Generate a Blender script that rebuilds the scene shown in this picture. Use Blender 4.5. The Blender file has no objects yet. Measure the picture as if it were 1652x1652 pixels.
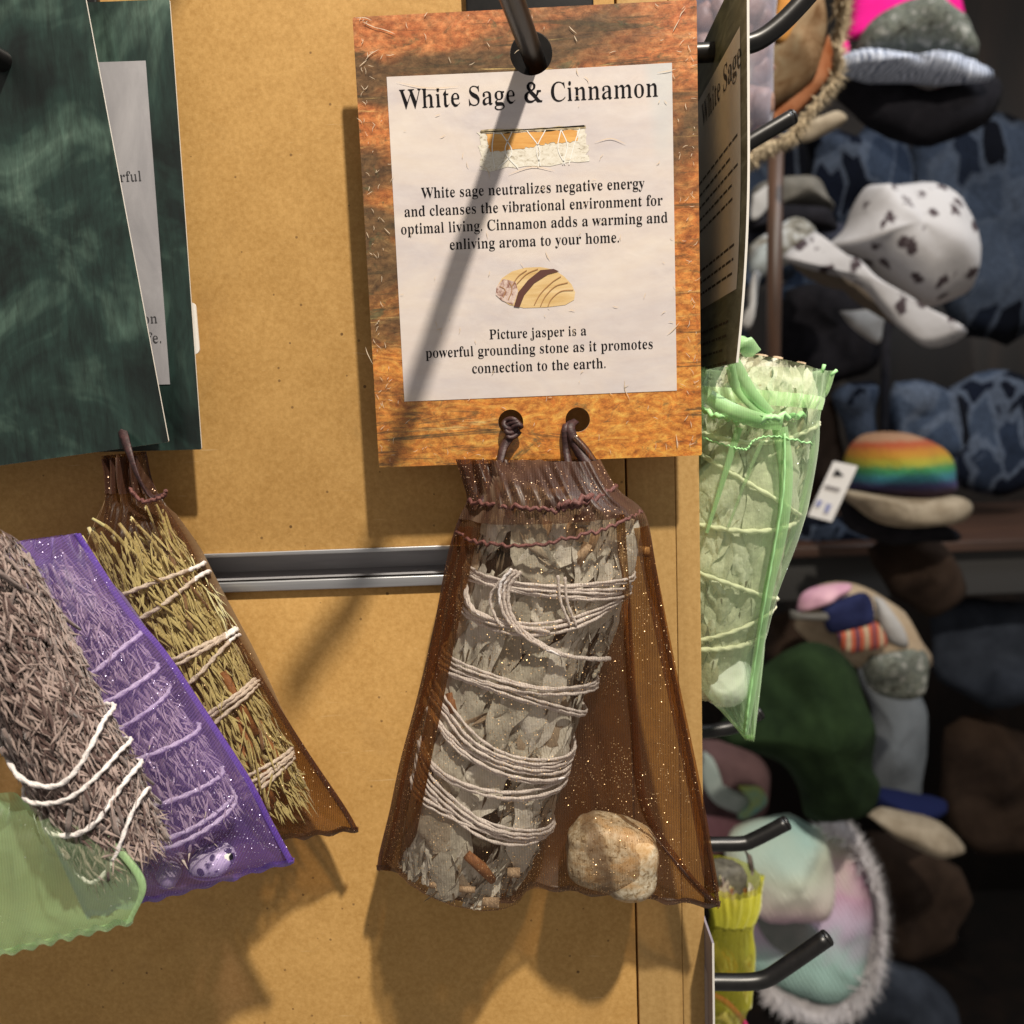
import bpy, bmesh, math, random
import numpy as np
from mathutils import Vector, Matrix, noise
random.seed(7)
S = bpy.context.scene
C = S.collection
R = math.radians

# ------------------------------------------------------------------ camera, world, lights
F = 1320.0                                   # focal length in photograph pixels
PITCH, YAW, ROLL = R(-6.925), R(-1.347), R(-2.275)
fw = Vector((math.sin(YAW)*math.cos(PITCH), math.cos(YAW)*math.cos(PITCH), math.sin(PITCH)))
r0 = fw.cross(Vector((0, 0, 1))).normalized(); u0 = r0.cross(fw)
rt = math.cos(ROLL)*r0 + math.sin(ROLL)*u0
up = -math.sin(ROLL)*r0 + math.cos(ROLL)*u0
cd = bpy.data.cameras.new('camera'); cam = bpy.data.objects.new('camera', cd); C.objects.link(cam)
cam.matrix_world = Matrix(((rt.x, up.x, -fw.x, 0), (rt.y, up.y, -fw.y, 0), (rt.z, up.z, -fw.z, 0), (0, 0, 0, 1)))
cd.sensor_width = 36; cd.lens = F/1652*36; cd.clip_start = 0.01; cd.clip_end = 50
cd.dof.use_dof = True; cd.dof.focus_distance = 0.243; cd.dof.aperture_fstop = 12.5
S.camera = cam
w = bpy.data.worlds.new("World"); S.world = w; w.use_nodes = True
bg = w.node_tree.nodes['Background']; bg.inputs[0].default_value = (1.0, 0.92, 0.84, 1); bg.inputs[1].default_value = 0.27

def area(name, loc, target, size, power, col):
    l = bpy.data.lights.new(name, 'AREA'); l.shape = 'DISK'; l.size = size; l.energy = power; l.color = col
    o = bpy.data.objects.new(name, l); C.objects.link(o); o.location = loc
    o.rotation_euler = (Vector(target)-Vector(loc)).to_track_quat('-Z', 'Y').to_euler(); return o
area('ceiling_spot', (0.32, -0.37, 1.15), (0, .25, 0), 0.055, 32, (1.0, 0.90, 0.765))
area('rack_fill_light', (0.9, 0.45, 1.25), (0.55, 1.2, -0.1), 0.5, 13, (0.90, 0.95, 1.0))  # added lamp that brightens the background rack, no fixture in view
S.view_settings.view_transform = 'Standard'; S.view_settings.look = 'None'
S.view_settings.exposure = 0; S.view_settings.gamma = 1
S.render.engine = 'CYCLES'
S.cycles.transparent_max_bounces = 24; S.cycles.max_bounces = 8; S.cycles.use_denoising = True
WALL = 0.262; CARD = 0.2495

# ------------------------------------------------------------------ helpers
def P(px, py, Y):
    """point of the plane y=Y seen at photograph pixel px,py"""
    d = fw*F + rt*(px-826) - up*(py-826)
    return d*(Y/d.y)
def tag(o, label=None, cat=None, group=None, kind=None):
    for k, v in (('label', label), ('category', cat), ('group', group), ('kind', kind)):
        if v: o[k] = v
    return o
def thing(name, loc, label, cat, group=None, rot=None):
    o = bpy.data.objects.new(name, None); C.objects.link(o); o.empty_display_size = .01
    o.location = loc
    if rot: o.rotation_euler = rot
    return tag(o, label, cat, group)
def link(name, me, parent=None, local=False, loc=None, rot=None):
    o = bpy.data.objects.new(name, me); C.objects.link(o)
    if parent is not None:
        o.parent = parent
        if not local:
            off = Vector(parent.location); q = parent.parent
            while q is not None: off += Vector(q.location) if q.type == 'EMPTY' else Vector(); q = q.parent
            if parent.type == 'EMPTY': o.matrix_parent_inverse = Matrix.Translation(-off)
    if loc is not None: o.location = loc
    if rot is not None: o.rotation_euler = rot
    return o
def mk(name, vs, fs, m, parent=None, smooth=True, local=False, **k):
    me = bpy.data.meshes.new(name); me.from_pydata([tuple(v) for v in vs], [], fs); me.update()
    if smooth: me.polygons.foreach_set('use_smooth', [True]*len(me.polygons))
    if isinstance(m, (list, tuple)):
        for x in m: me.materials.append(x)
    elif m: me.materials.append(m)
    return link(name, me, parent, local, **k)
class MB:
    def __init__(s): s.v = []; s.f = []
    def add(s, vs, fs):
        n = len(s.v); s.v += [tuple(v) for v in vs]; s.f += [tuple(i+n for i in f) for f in fs]; return s
    def box(s, a, b, bev=0):
        (x0, y0, z0), (x1, y1, z1) = a, b
        bm = bmesh.new(); bmesh.ops.create_cube(bm, size=1)
        for v in bm.verts: v.co = Vector(((x0+x1)/2+v.co.x*(x1-x0), (y0+y1)/2+v.co.y*(y1-y0), (z0+z1)/2+v.co.z*(z1-z0)))
        if bev: bmesh.ops.bevel(bm, geom=bm.edges[:], offset=bev, segments=2, affect='EDGES', profile=.6)
        bm.verts.ensure_lookup_table()
        s.add([v.co.copy() for v in bm.verts], [[v.index for v in f.verts] for f in bm.faces]); bm.free(); return s
    def tube(s, pts, r, n=8, closed=False, cap=True, twist=0):
        pts = [Vector(p) for p in pts]; N = len(pts)
        T = []
        for i in range(N):
            a = pts[i-1] if (i or closed) else pts[0]; b = pts[(i+1) % N] if (i < N-1 or closed) else pts[-1]
            T.append((b-a).normalized())
        nrm = T[0].orthogonal().normalized(); vs = []
        for i in range(N):
            nrm = (nrm - T[i]*nrm.dot(T[i])).normalized(); bi = T[i].cross(nrm)
            ri = r(i/(N-1)) if callable(r) else r
            for k in range(n):
                a = 2*math.pi*k/n; vs.append(pts[i]+(nrm*math.cos(a)+bi*math.sin(a))*(ri*(1+.26*math.cos(2*a-twist*i)) if twist else ri))
        fs = [(i*n+k, i*n+(k+1) % n, ((i+1) % N)*n+(k+1) % n, ((i+1) % N)*n+k) for i in range(N if closed else N-1) for k in range(n)]
        if cap and not closed: fs += [tuple(range(n))[::-1], tuple((N-1)*n+k for k in range(n))]
        return s.add(vs, fs)
    def build(s, name, m, parent=None, smooth=True, **k): return mk(name, s.v, s.f, m, parent, smooth, **k)
def spline(pts, n=8):
    """Catmull-Rom through the points"""
    P_ = [Vector(p) for p in pts]; P_ = [P_[0]*2-P_[1]]+P_+[P_[-1]*2-P_[-2]]; out = []
    for i in range(1, len(P_)-2):
        a, b, c, d = P_[i-1:i+3]
        for k in range(n):
            t = k/n; out.append(.5*((2*b)+(c-a)*t+(2*a-5*b+4*c-d)*t*t+(3*b-3*c+d-a)*t**3))
    return out+[P_[-2]]
def lerp_poly(pts, t):
    """point at fraction t of a polyline given as a smooth spline"""
    x = t*(len(pts)-1); i = min(int(x), len(pts)-2); return pts[i].lerp(pts[i+1], x-i)
def sweep(prof, pts):
    return
# ------------------------------------------------------------------ materials
def mat(name, col=(.5, .5, .5), rough=.6, metal=0, **kw):
    m = bpy.data.materials.new(name); m.use_nodes = True; b = m.node_tree.nodes['Principled BSDF']
    b.inputs['Base Color'].default_value = (*col, 1); b.inputs['Roughness'].default_value = rough; b.inputs['Metallic'].default_value = metal
    for k, v in kw.items(): b.inputs[k.replace('_', ' ')].default_value = v
    return m
class G:
    """small node-graph writer"""
    def __init__(s, m): s.m = m; s.t = m.node_tree; s.b = s.t.nodes.get('Principled BSDF'); s.out = s.t.nodes.get('Material Output')
    def n(s, typ, ins={}, **at):
        x = s.t.nodes.new(typ)
        for k, v in at.items(): setattr(x, k, v)
        for k, v in ins.items():
            if hasattr(v, 'is_linked') or isinstance(v, bpy.types.NodeSocket): s.t.links.new(v, x.inputs[k])
            else: x.inputs[k].default_value = v
        return x
    def co(s, scale=(1, 1, 1), rot=(0, 0, 0), kind='Object'):
        tc = s.n('ShaderNodeTexCoord'); return s.n('ShaderNodeMapping', {0: tc.outputs[kind], 'Scale': scale, 'Rotation': rot}).outputs[0]
    def noise(s, vec, scale, detail=4, rough=.5, dist=0): return s.n('ShaderNodeTexNoise', {'Vector': vec, 'Scale': scale, 'Detail': detail, 'Roughness': rough, 'Distortion': dist}).outputs[0]
    def vor(s, vec, scale, **k): return s.n('ShaderNodeTexVoronoi', {'Vector': vec, 'Scale': scale}, **k)
    def wave(s, vec, scale, dist=0, detail=2, dirn='X'): return s.n('ShaderNodeTexWave', {'Vector': vec, 'Scale': scale, 'Distortion': dist, 'Detail': detail}, bands_direction=dirn).outputs[1]
    def ramp(s, fac, stops, interp='LINEAR'):
        x = s.n('ShaderNodeValToRGB', {0: fac}); e = x.color_ramp.elements; x.color_ramp.interpolation = interp
        while len(e) < len(stops): e.new(.5)
        for el, (p, c) in zip(e, stops): el.position = p; el.color = (*c, 1) if len(c) == 3 else c
        return x.outputs[0]
    def mix(s, f, a, b, blend='MIX'):
        x = s.n('ShaderNodeMix', {}, data_type='RGBA', blend_type=blend)
        for i, v in ((0, f), (6, a), (7, b)):
            if isinstance(v, bpy.types.NodeSocket): s.t.links.new(v, x.inputs[i])
            else: x.inputs[i].default_value = v if i == 0 else (*v, 1)
        return x.outputs[2]
    def math(s, op, a, b=0.0, c=None, clamp=False):
        d = {0: a, 1: b}
        if c is not None: d[2] = c
        return s.n('ShaderNodeMath', d, operation=op, use_clamp=clamp).outputs[0]
    def step(s, v, lo, hi): return s.n('ShaderNodeMapRange', {0: v, 1: lo, 2: hi}).outputs[0]
    def set(s, **k):
        for a, v in k.items():
            i = s.b.inputs[a.replace('_', ' ')]
            if isinstance(v, bpy.types.NodeSocket): s.t.links.new(v, i)
            else: i.default_value = v
        return s
    def bump(s, h, strength=.3, dist=.0005):
        b = s.n('ShaderNodeBump', {'Height': h, 'Strength': strength, 'Distance': dist}); s.t.links.new(b.outputs[0], s.b.inputs['Normal']); return s

def m_mdf():
    m = mat('mdf_board', rough=.62); g = G(m); v = g.co()
    a = g.noise(v, 60, 5, .6); b = g.noise(v, 650, 3, .7); fib = g.noise(g.co((500, 500, 2600), (0, .7, 0)), 1, 3, .6)
    c = g.ramp(a, [(.3, (.47, .258, .072)), (.7, (.60, .348, .112))])
    c = g.mix(.42, c, g.ramp(b, [(.25, (.38, .20, .048)), (.75, (.76, .48, .18))]))
    c = g.mix(g.math('MULTIPLY', g.step(fib, .62, .8), .5), c, (.78, .58, .30))
    vf = g.co((1, 0, 1)); sp = g.vor(vf, 230); d = g.math('LESS_THAN', sp.outputs[0], .10)
    s2 = g.math('GREATER_THAN', g.n('ShaderNodeSeparateColor', {0: sp.outputs[1]}).outputs[0], .72)
    c = g.mix(g.math('MULTIPLY', g.math('MULTIPLY', d, s2), .7), c, (.16, .085, .03))
    sp2 = g.vor(vf, 95); d2 = g.math('LESS_THAN', sp2.outputs[0], .05)
    s3 = g.math('GREATER_THAN', g.n('ShaderNodeSeparateColor', {0: sp2.outputs[1]}).outputs[1], .8)
    c = g.mix(g.math('MULTIPLY', g.math('MULTIPLY', d2, s3), .85), c, (.12, .06, .02))
    st = g.noise(v, 16, 5, .65, .8); c = g.mix(g.math('MULTIPLY', g.step(st, .56, .74), .35), c, (.40, .235, .085))
    sc = g.noise(g.co((55, 55, 900), (0, .95, 0)), 1, 2, .5); sm = g.step(g.noise(v, 30, 2), .52, .6)
    c = g.mix(g.math('MULTIPLY', g.math('MULTIPLY', g.step(sc, .72, .76), sm), .4), c, (.80, .62, .36))
    g.set(Base_Color=c); g.bump(b, .25, .0002); g.set(Specular_IOR_Level=.3); return m
def m_strip():
    m = mat('mdf_edge_strip', rough=.6); g = G(m)
    a = g.noise(g.co((260, 260, 12)), 1, 5, .6); b = g.noise(g.co(), 600, 3, .7)
    c = g.mix(.5, g.ramp(a, [(.3, (.42, .25, .085)), (.7, (.60, .38, .145))]), g.ramp(b, [(.25, (.40, .23, .07)), (.75, (.66, .43, .17))]))
    g.set(Base_Color=c, Specular_IOR_Level=.3); g.bump(b, .2, .0002); return m
def m_jasper():
    m = mat('jasper_print', rough=.36); g = G(m)
    v = g.co(); big = g.noise(g.co((14, 1, 34)), 1, 3, .55, .6)
    st = g.noise(g.co((85, 1, 185), (0, .06, 0)), 1, 10, .78, 1.9); fine = g.noise(g.co((420, 1, 620)), 1, 6, .75)
    sep = g.n('ShaderNodeSeparateXYZ', {0: v}); gz = g.step(sep.outputs[2], .115, -.02)
    warm = g.ramp(st, [(.26, (.12, .04, .01)), (.38, (.40, .12, .018)), (.5, (.60, .23, .035)), (.62, (.74, .38, .075)), (.8, (.86, .60, .22))])
    dull = g.ramp(st, [(.25, (.10, .04, .02)), (.40, (.36, .105, .035)), (.52, (.46, .165, .06)), (.66, (.52, .25, .11)), (.82, (.66, .44, .22))])
    c = g.mix(gz, dull, warm)
    dk = g.ramp(st, [(.3, (.03, .024, .012)), (.6, (.12, .075, .035)), (.85, (.30, .20, .09))])
    edge = g.step(sep.outputs[0], .03, -.045)
    bump2 = g.math('ADD', big, g.math('MULTIPLY', edge, .12))
    band = g.math('MULTIPLY', g.step(bump2, .52, .62), .9)
    bot = g.step(sep.outputs[2], .0, .03)
    c = g.mix(g.math('MULTIPLY', band, g.math('ADD', g.math('MULTIPLY', bot, .8), .2)), c, dk)
    sk = g.math('MULTIPLY', g.step(g.noise(g.co((26, 1, 260), (0, .12, 0)), 1, 7, .7, 1.2), .55, .63), .82); c = g.mix(sk, c, (.075, .05, .022))
    gr = g.math('MULTIPLY', g.step(g.noise(g.co((90, 1, 150), (0, .5, 0)), 1, 6, .75, 1.5), .57, .66), .7)
    c = g.mix(gr, c, (.075, .085, .04))
    yl = g.math('MULTIPLY', g.step(g.noise(g.co((30, 1, 330), (0, -.1, 0)), 1, 5, .6, .8), .64, .72), .6)
    c = g.mix(yl, c, (.82, .58, .22))
    c = g.mix(.75, c, g.ramp(fine, [(.32, (.18, .18, .18)), (.68, (.98, .98, .98))]), 'OVERLAY')
    g.set(Base_Color=c, Coat_Weight=.6, Coat_Roughness=.16)
    wr = g.noise(g.co((1, 1, 1), (0, .4, 0)), 140, 4, .6, 1.0)
    g.bump(wr, .40, .0004); return m
def m_label():
    m = mat('label_print', rough=.42); g = G(m)
    a = g.noise(g.co((22, 1, 60)), 1, 5, .6, .5); b = g.noise(g.co((120, 1, 300)), 1, 5, .7)
    c = g.ramp(a, [(.3, (.62, .565, .575)), (.5, (.72, .64, .60)), (.7, (.79, .70, .62))])
    c = g.mix(.16, c, g.ramp(b, [(.3, (.3, .3, .3)), (.7, (.9, .9, .9))]), 'OVERLAY')
    t = g.math('MULTIPLY', g.step(g.noise(g.co((30, 1, 12), (0, .5, 0)), 1, 2), .62, .72), .35)
    c = g.mix(t, c, (.52, .64, .68))
    g.set(Base_Color=c, Coat_Weight=.5, Coat_Roughness=.2)
    g.bump(g.noise(g.co(), 90, 3, .5, .8), .30, .0004); return m
def m_green_marble(k=1.0):
    m = mat('green_marble_print', rough=.45); g = G(m)
    a = g.noise(g.co((1, 1, 1), (0, .5, 0)), 26, 4, .6, .8); st = g.noise(g.co((420, 1, 70), (0, -.45, 0)), 1, 5, .7, .4)
    c = g.ramp(a, [(.38, (.004, .010, .009)), (.52, (.014, .034, .028)), (.64, (.06, .105, .083)), (.8, (.20, .29, .23))])
    c = g.mix(.8, c, g.ramp(st, [(.3, (.2, .2, .2)), (.72, (.85, .85, .85))]), 'OVERLAY')
    g.set(Base_Color=c, Coat_Weight=.25, Coat_Roughness=.3); return m
def m_grey_label():
    m = mat('grey_label_print', rough=.5); g = G(m)
    a = g.noise(g.co((60, 30, 25), (0, .4, 0)), 1, 6, .65, .6)
    g.set(Base_Color=g.ramp(a, [(.3, (.27, .265, .285)), (.7, (.44, .43, .45))])); return m
def organza(name, col, cov, tint, fleck, dens=.35, pitch=.75, rot=0.0, sheen=.5, fscale=1250, edge=1.0, ln=.55):
    m = bpy.data.materials.new(name); m.use_nodes = True; g = G(m); g.t.nodes.remove(g.b)
    ge = g.n('ShaderNodeNewGeometry')
    dt = g.n('ShaderNodeVectorMath', {0: ge.outputs['Incoming'], 1: ge.outputs['Normal']}, operation='DOT_PRODUCT').outputs['Value']
    cs = g.math('MAXIMUM', g.math('ABSOLUTE', dt), .13)
    th = g.wave(g.co((1, 1, 1), (0, rot, 0)), .314/(pitch*.001), 1.2, 2)
    cl = g.noise(g.co((1, 1, 1), (0, rot, 0)), 70, 3, .6, .5)
    n1 = g.math('MULTIPLY_ADD', th, ln*cov, (.775-ln/2)*cov); n1 = g.math('MULTIPLY_ADD', cl, .9*cov, g.math('SUBTRACT', n1, .25*cov))
    keep = g.math('SUBTRACT', 1.0, n1)
    cover = g.math('SUBTRACT', 1.0, g.math('POWER', keep, g.math('POWER', g.math('DIVIDE', 1.0, cs), edge)), clamp=True)
    fab = g.n('ShaderNodeBsdfPrincipled', {'Base Color': (*col, 1), 'Roughness': .42, 'Specular IOR Level': .7, 'Sheen Weight': sheen, 'Sheen Roughness': .4, 'Sheen Tint': (*fleck, 1)})
    tl = g.n('ShaderNodeBsdfTranslucent', {0: (*[min(1, c*1.6) for c in col], 1)})
    body = g.n('ShaderNodeMixShader', {0: .35, 1: fab.outputs[0], 2: tl.outputs[0]})
    tr = g.n('ShaderNodeBsdfTransparent', {0: (*tint, 1)})
    base = g.n('ShaderNodeMixShader', {0: cover, 1: tr.outputs[0], 2: body.outputs[0]})
    vo = g.vor(g.co(), fscale); rgb = g.n('ShaderNodeSeparateColor', {0: vo.outputs[1]})
    f = g.math('LESS_THAN', vo.outputs[0], .195)
    f = g.math('MULTIPLY', f, g.math('LESS_THAN', rgb.outputs[0], g.math('MULTIPLY', g.step(g.noise(g.co((1, 1, .5)), 75, 3, .6, .3), .40, .70), dens*.6)))
    off = g.n('ShaderNodeVectorMath', {0: vo.outputs[1], 1: (.5, .5, .5)}, operation='SUBTRACT').outputs[0]
    off = g.n('ShaderNodeVectorMath', {0: off, 'Scale': 1.5}, operation='SCALE').outputs[0]
    nn = g.n('ShaderNodeVectorMath', {0: ge.outputs['Normal'], 1: off}, operation='ADD').outputs[0]
    nn = g.n('ShaderNodeVectorMath', {0: nn}, operation='NORMALIZE').outputs[0]
    gl = g.n('ShaderNodeBsdfPrincipled', {'Base Color': (*fleck, 1), 'Metallic': .85, 'Roughness': .46, 'Normal': nn})
    fin = g.n('ShaderNodeMixShader', {0: f, 1: base.outputs[0], 2: gl.outputs[0]})
    g.t.links.new(fin.outputs[0], g.out.inputs[0]); return m
def m_leaf(name, c1, c2, c3):
    m = mat(name, rough=.75); g = G(m); v = g.co(kind='Object')
    rnd = g.n('ShaderNodeObjectInfo').outputs['Random']
    base = g.ramp(rnd, [(0, c1), (.45, c2), (.82, c1), (.97, c3)])
    n = g.noise(v, 330, 5, .65); c = g.mix(.45, base, g.ramp(n, [(.3, (.25, .24, .2)), (.7, (.85, .84, .8))]), 'OVERLAY')
    vein = g.noise(g.co((900, 900, 120)), 1, 4, .6)
    g.set(Base_Color=c, Sheen_Weight=.35, Specular_IOR_Level=.2); g.bump(g.math('ADD', vein, n), .7, .0006); return m
def m_noise(name, stops, scale, rough=.7, det=5, sc=(1, 1, 1), bump=.4, bd=.0005, dist=.3, rot=(0, 0, 0), **k):
    m = mat(name, rough=rough); g = G(m); a = g.noise(g.co(sc, rot), scale, det, .62, dist)
    g.set(Base_Color=g.ramp(a, stops), **k)
    if bump: g.bump(a, bump, bd)
    if rough >= .85: g.set(Specular_IOR_Level=.12)
    return m
def m_stripe(name, stops, scale, dirn='Z', dist=.5, rough=.85, rot=(0, 0, 0), constant=False):
    m = mat(name, rough=rough); g = G(m); v = g.co((1, 1, 1), rot)
    a = g.wave(v, scale, dist, 3, dirn); n = g.noise(v, 300, 4, .6)
    c = g.ramp(a, stops, 'CONSTANT' if constant else 'LINEAR')
    g.set(Base_Color=g.mix(.3, c, g.ramp(n, [(.3, (.3, .3, .3)), (.7, (.8, .8, .8))]), 'OVERLAY')); g.bump(n, .4, .001); return m
def m_string():
    m = mat('cotton_string', (.74, .69, .64), .8); g = G(m); a = g.noise(g.co(), 1500, 3, .6)
    g.set(Base_Color=g.ramp(a, [(.3, (.62, .57, .56)), (.65, (.88, .83, .81))])); g.bump(a, .8, .0004); return m

MDF = m_mdf(); STRIP = m_strip(); JASPER = m_jasper(); LABEL = m_label()
WHITE = mat('paper_edge', (.78, .75, .70), .7)
INK = mat('black_ink', (.008, .007, .009), .7, Specular_IOR_Level=.1)
GINK = mat('dark_ink', (.05, .05, .055), .6)
BLACK = m_noise('black_paint', [(.3, (.004, .004, .004)), (.7, (.010, .009, .009))], 300, .36, bump=.15, bd=.0002)
ALU = m_noise('aluminium', [(.3, (.42, .43, .45)), (.7, (.55, .56, .58))], 1, .38, sc=(20, 900, 900), bump=.1, Metallic=.75)
ALUD = m_noise('aluminium_recess_shade', [(.3, (.30, .295, .31)), (.7, (.38, .375, .39))], 1, .5, sc=(30, 300, 300), bump=.1, Metallic=.15)  # darker copy of the aluminium, recess shade put into the colour
DARK = mat('dark_gap', (.012, .009, .006), .9)
GMAR = m_green_marble(); GLAB = m_grey_label()
STRING = m_string()
ORG_BROWN = organza('brown_organza', (.19, .105, .065), .155, (.97, .945, .905), (1.0, .68, .36), 2.8, ln=.75, sheen=.1)
ORG_BROWN_B = organza('brown_organza_back', (.105, .045, .020), .50, (.80, .63, .42), (1.0, .72, .42), .5)
ORG_BROWN_C = organza('brown_organza_crease', (.12, .045, .018), .25, (.90, .74, .52), (1.0, .72, .42), 1.2)
ORG_BROWN_D = organza('brown_organza_dense', (.075, .032, .022), .54, (.88, .74, .60), (1.0, .72, .50), 2.2)
ORG_BROWN_L = organza('brown_organza_left', (.13, .055, .025), .18, (.97, .92, .84), (1.0, .72, .42), .8, rot=-.45)
ORG_PURPLE_B = organza('purple_organza_back', (.20, .11, .40), .48, (.82, .75, .93), (.93, .88, 1.0), .3, rot=-.5)
ORG_PURPLE = organza('purple_organza', (.30, .19, .56), .27, (.90, .86, .98), (.78, .70, 1.0), 2.0, rot=-.5)
ORG_PURPLE_D = organza('purple_organza_dense', (.22, .11, .60), .55, (.85, .77, 1.0), (.9, .85, 1.0), .5, rot=-.5)
ORG_GREEN_B = organza('green_organza_back', (.50, .76, .42), .38, (.88, 1.0, .84), (.9, 1.0, .85), .12, ln=.22)
ORG_GREEN = organza('green_organza', (.55, .80, .46), .16, (.96, 1.0, .94), (.9, 1.0, .85), .12, ln=.22)
ORG_GREEN_D = organza('green_organza_dense', (.55, .84, .44), .55, (.92, 1.0, .88), (.95, 1.0, .9), .2, ln=.22)
ORG_YELLOW = organza('yellow_organza', (.74, .70, .06), .30, (1, 1, .6), (1, 1, .7), .1)
THREAD_BR = m_noise('brown_thread', [(.3, (.07, .022, .022)), (.7, (.22, .085, .07))], 1400, .6, bump=.8)
RIBBON_BR = m_noise('brown_satin', [(.3, (.022, .010, .011)), (.7, (.075, .032, .032))], 1, .52, sc=(500, 500, 900), bump=.5)
THREAD_GR = mat('green_thread', (.42, .80, .36), .6)
SAGE = m_leaf('sage_leaf', (.43, .42, .37), (.74, .725, .67), (.36, .28, .20))
SAGE_G = m_leaf('green_sage_leaf', (.42, .43, .32), (.64, .64, .52), (.34, .29, .18))
TWIG = m_leaf('cedar_twig', (.40, .36, .16), (.50, .44, .22), (.20, .12, .075))
TWIG_G = m_leaf('lavender_twig', (.13, .095, .09), (.27, .215, .20), (.09, .055, .05))
CORE = m_noise('dark_core', [(.3, (.05, .035, .022)), (.7, (.16, .12, .08))], 400)
CORE_G = m_noise('gap_shade_core', [(.3, (.03, .025, .016)), (.7, (.13, .12, .09))], 260)  # kept dark, the shade in gaps between leaves is in the colour
STEM = m_noise('stem_pith', [(.3, (.30, .20, .12)), (.7, (.62, .47, .32))], 700)
CINN = m_noise('cinnamon_bark', [(.3, (.16, .06, .022)), (.7, (.38, .17, .065))], 500)

# ------------------------------------------------------------------ setting: slat wall panel
wallt = thing('slatwall_panel', (-.1, WALL, -.05), 'tan MDF display wall board with a horizontal aluminium channel', 'wall panel')
MB().box((-.45, WALL, -.0430), (.0305, WALL+.018, .45), .0006).build('board', MDF, wallt)
MB().box((-.45, WALL, -.50), (.0305, WALL+.018, -.0542), .0006).build('board', MDF, wallt)
MB().box((.0312, WALL+.0002, -.50), (.0464, WALL+.018, .45), .0003).build('end_strip', STRIP, wallt)
MB().box((.0465, WALL, -.50), (.0541, WALL+.018, .45), .0003).build('end_strip', STRIP, wallt)
MB().box((-.45, WALL+.0181, -.5), (.0535, WALL+.021, .45)).build('backing', DARK, wallt)
ch = MB(); x0, x1 = -.45, .0303
prof = [(WALL-.0009, -.0415), (WALL-.0009, -.0428), (WALL+.0012, -.0431), (WALL+.0085, -.0436), (WALL+.0092, -.0500), (WALL+.0012, -.0512), (WALL-.0014, -.0515), (WALL-.0016, -.0546), (WALL-.0004, -.0550)]
for i in range(len(prof)-1):
    (ya, za), (yb, zb) = prof[i:i+2]
    o = MB().add([(x0, ya, za), (x1, ya, za), (x1, yb, zb), (x0, yb, zb)], [(0, 1, 2, 3)])
    if i in (2, 3, 4): ch.add(o.v, o.f)
ins = ch.build('channel_inside', ALUD, wallt, smooth=False)
ch = MB().box((x0, WALL-.0010, -.0432), (x1, WALL-.0001, -.0418), .0003)
ch.box((x0, WALL-.0016, -.0548), (x1, WALL-.0001, -.0514), .0004)
ch.build('channel_lip', ALU, wallt)
# end face of the display, perpendicular to the board, where the side hooks are mounted
tag(MB().box((.030, WALL+.022, -.5), (.0500, WALL+.45, .45), .001).build('display_end_face', DARK), kind='structure')

# ------------------------------------------------------------------ hooks
def hook(pts, r, label, group='black peg hooks', n=14):
    t = thing('peg_hook', pts[0], label, 'hook', group)
    p = spline(pts, 8)
    k = MB().tube(p, r, n); k.build('rod', BLACK, t)
    d = (p[-1]-p[-2]).normalized()
    tip = MB().tube([p[-1]-d*.0002, p[-1]+d*.0004, p[-1]+d*.0011, p[-1]+d*.0014], lambda u: r*(1.02, 1.0, .82, .45)[min(3, int(round(u*3)))], n)
    tip.build('tip', BLACK, t)
    return t
def main_hook(x, z, L=.100, lab=''):
    a, b = -.172, .030; pts = []
    h = [0, .01, .03, .06, .085]
    for q in h: pts.append(Vector((x+a*(q-.0125), WALL-q, z+b*(q-.0125))))
    q = L; pts.append(Vector((x+a*q-.001, WALL-q, z+b*q+.004))); pts.append(Vector((x+a*(q+.010)-.002, WALL-q-.012, z+b*q+.013)))
    t = hook(pts, .0031, lab)
    MB().box((x-.019, WALL-.0032, z-.003), (x+.019, WALL-.0004, z+.048), .0008).build('backplate', BLACK, t)
    return t
c0 = P(858, 84, CARD)
main_hook(c0.x, c0.z-.0002, L=.094, lab='black peg hook holding up the orange bordered card')
cl = P(38, 118, CARD)
main_hook(cl.x, cl.z, lab='black peg hook holding the dark green marbled cards')
main_hook(-.030, .272, lab='black peg hook above the frame between the two card hooks')
sx = .0502
def side_hook(px, Y, r, lab):
    pts = [P(a, b, Y) for a, b in px]
    s = pts[0].copy(); s.x = sx-.002; return hook([s]+pts, r, lab)
side_hook([(1150, 84), (1185, 76), (1222, 66), (1256, 42), (1290, 8), (1325, -32)], .285, .0031, 'black peg hook at the top right that carries the grey card')
side_hook([(1135, 258), (1180, 247), (1215, 226), (1278, 189)], .34, .0031, 'short black hook end pointing up before the fringed hat')
side_hook([(1135, 1180), (1160, 1177), (1190, 1170), (1225, 1150)], .33, .0029, 'black hook passing behind the tip of the green pouch')
side_hook([(1150, 1362), (1195, 1361), (1215, 1355), (1268, 1328)], .32, .0030, 'black hook bent up over the yellow pouch')
side_hook([(1150, 1584), (1205, 1584), (1235, 1579), (1262, 1563), (1334, 1513)], .290, .0031, 'black hook with bent shiny tip at bottom right')

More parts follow.
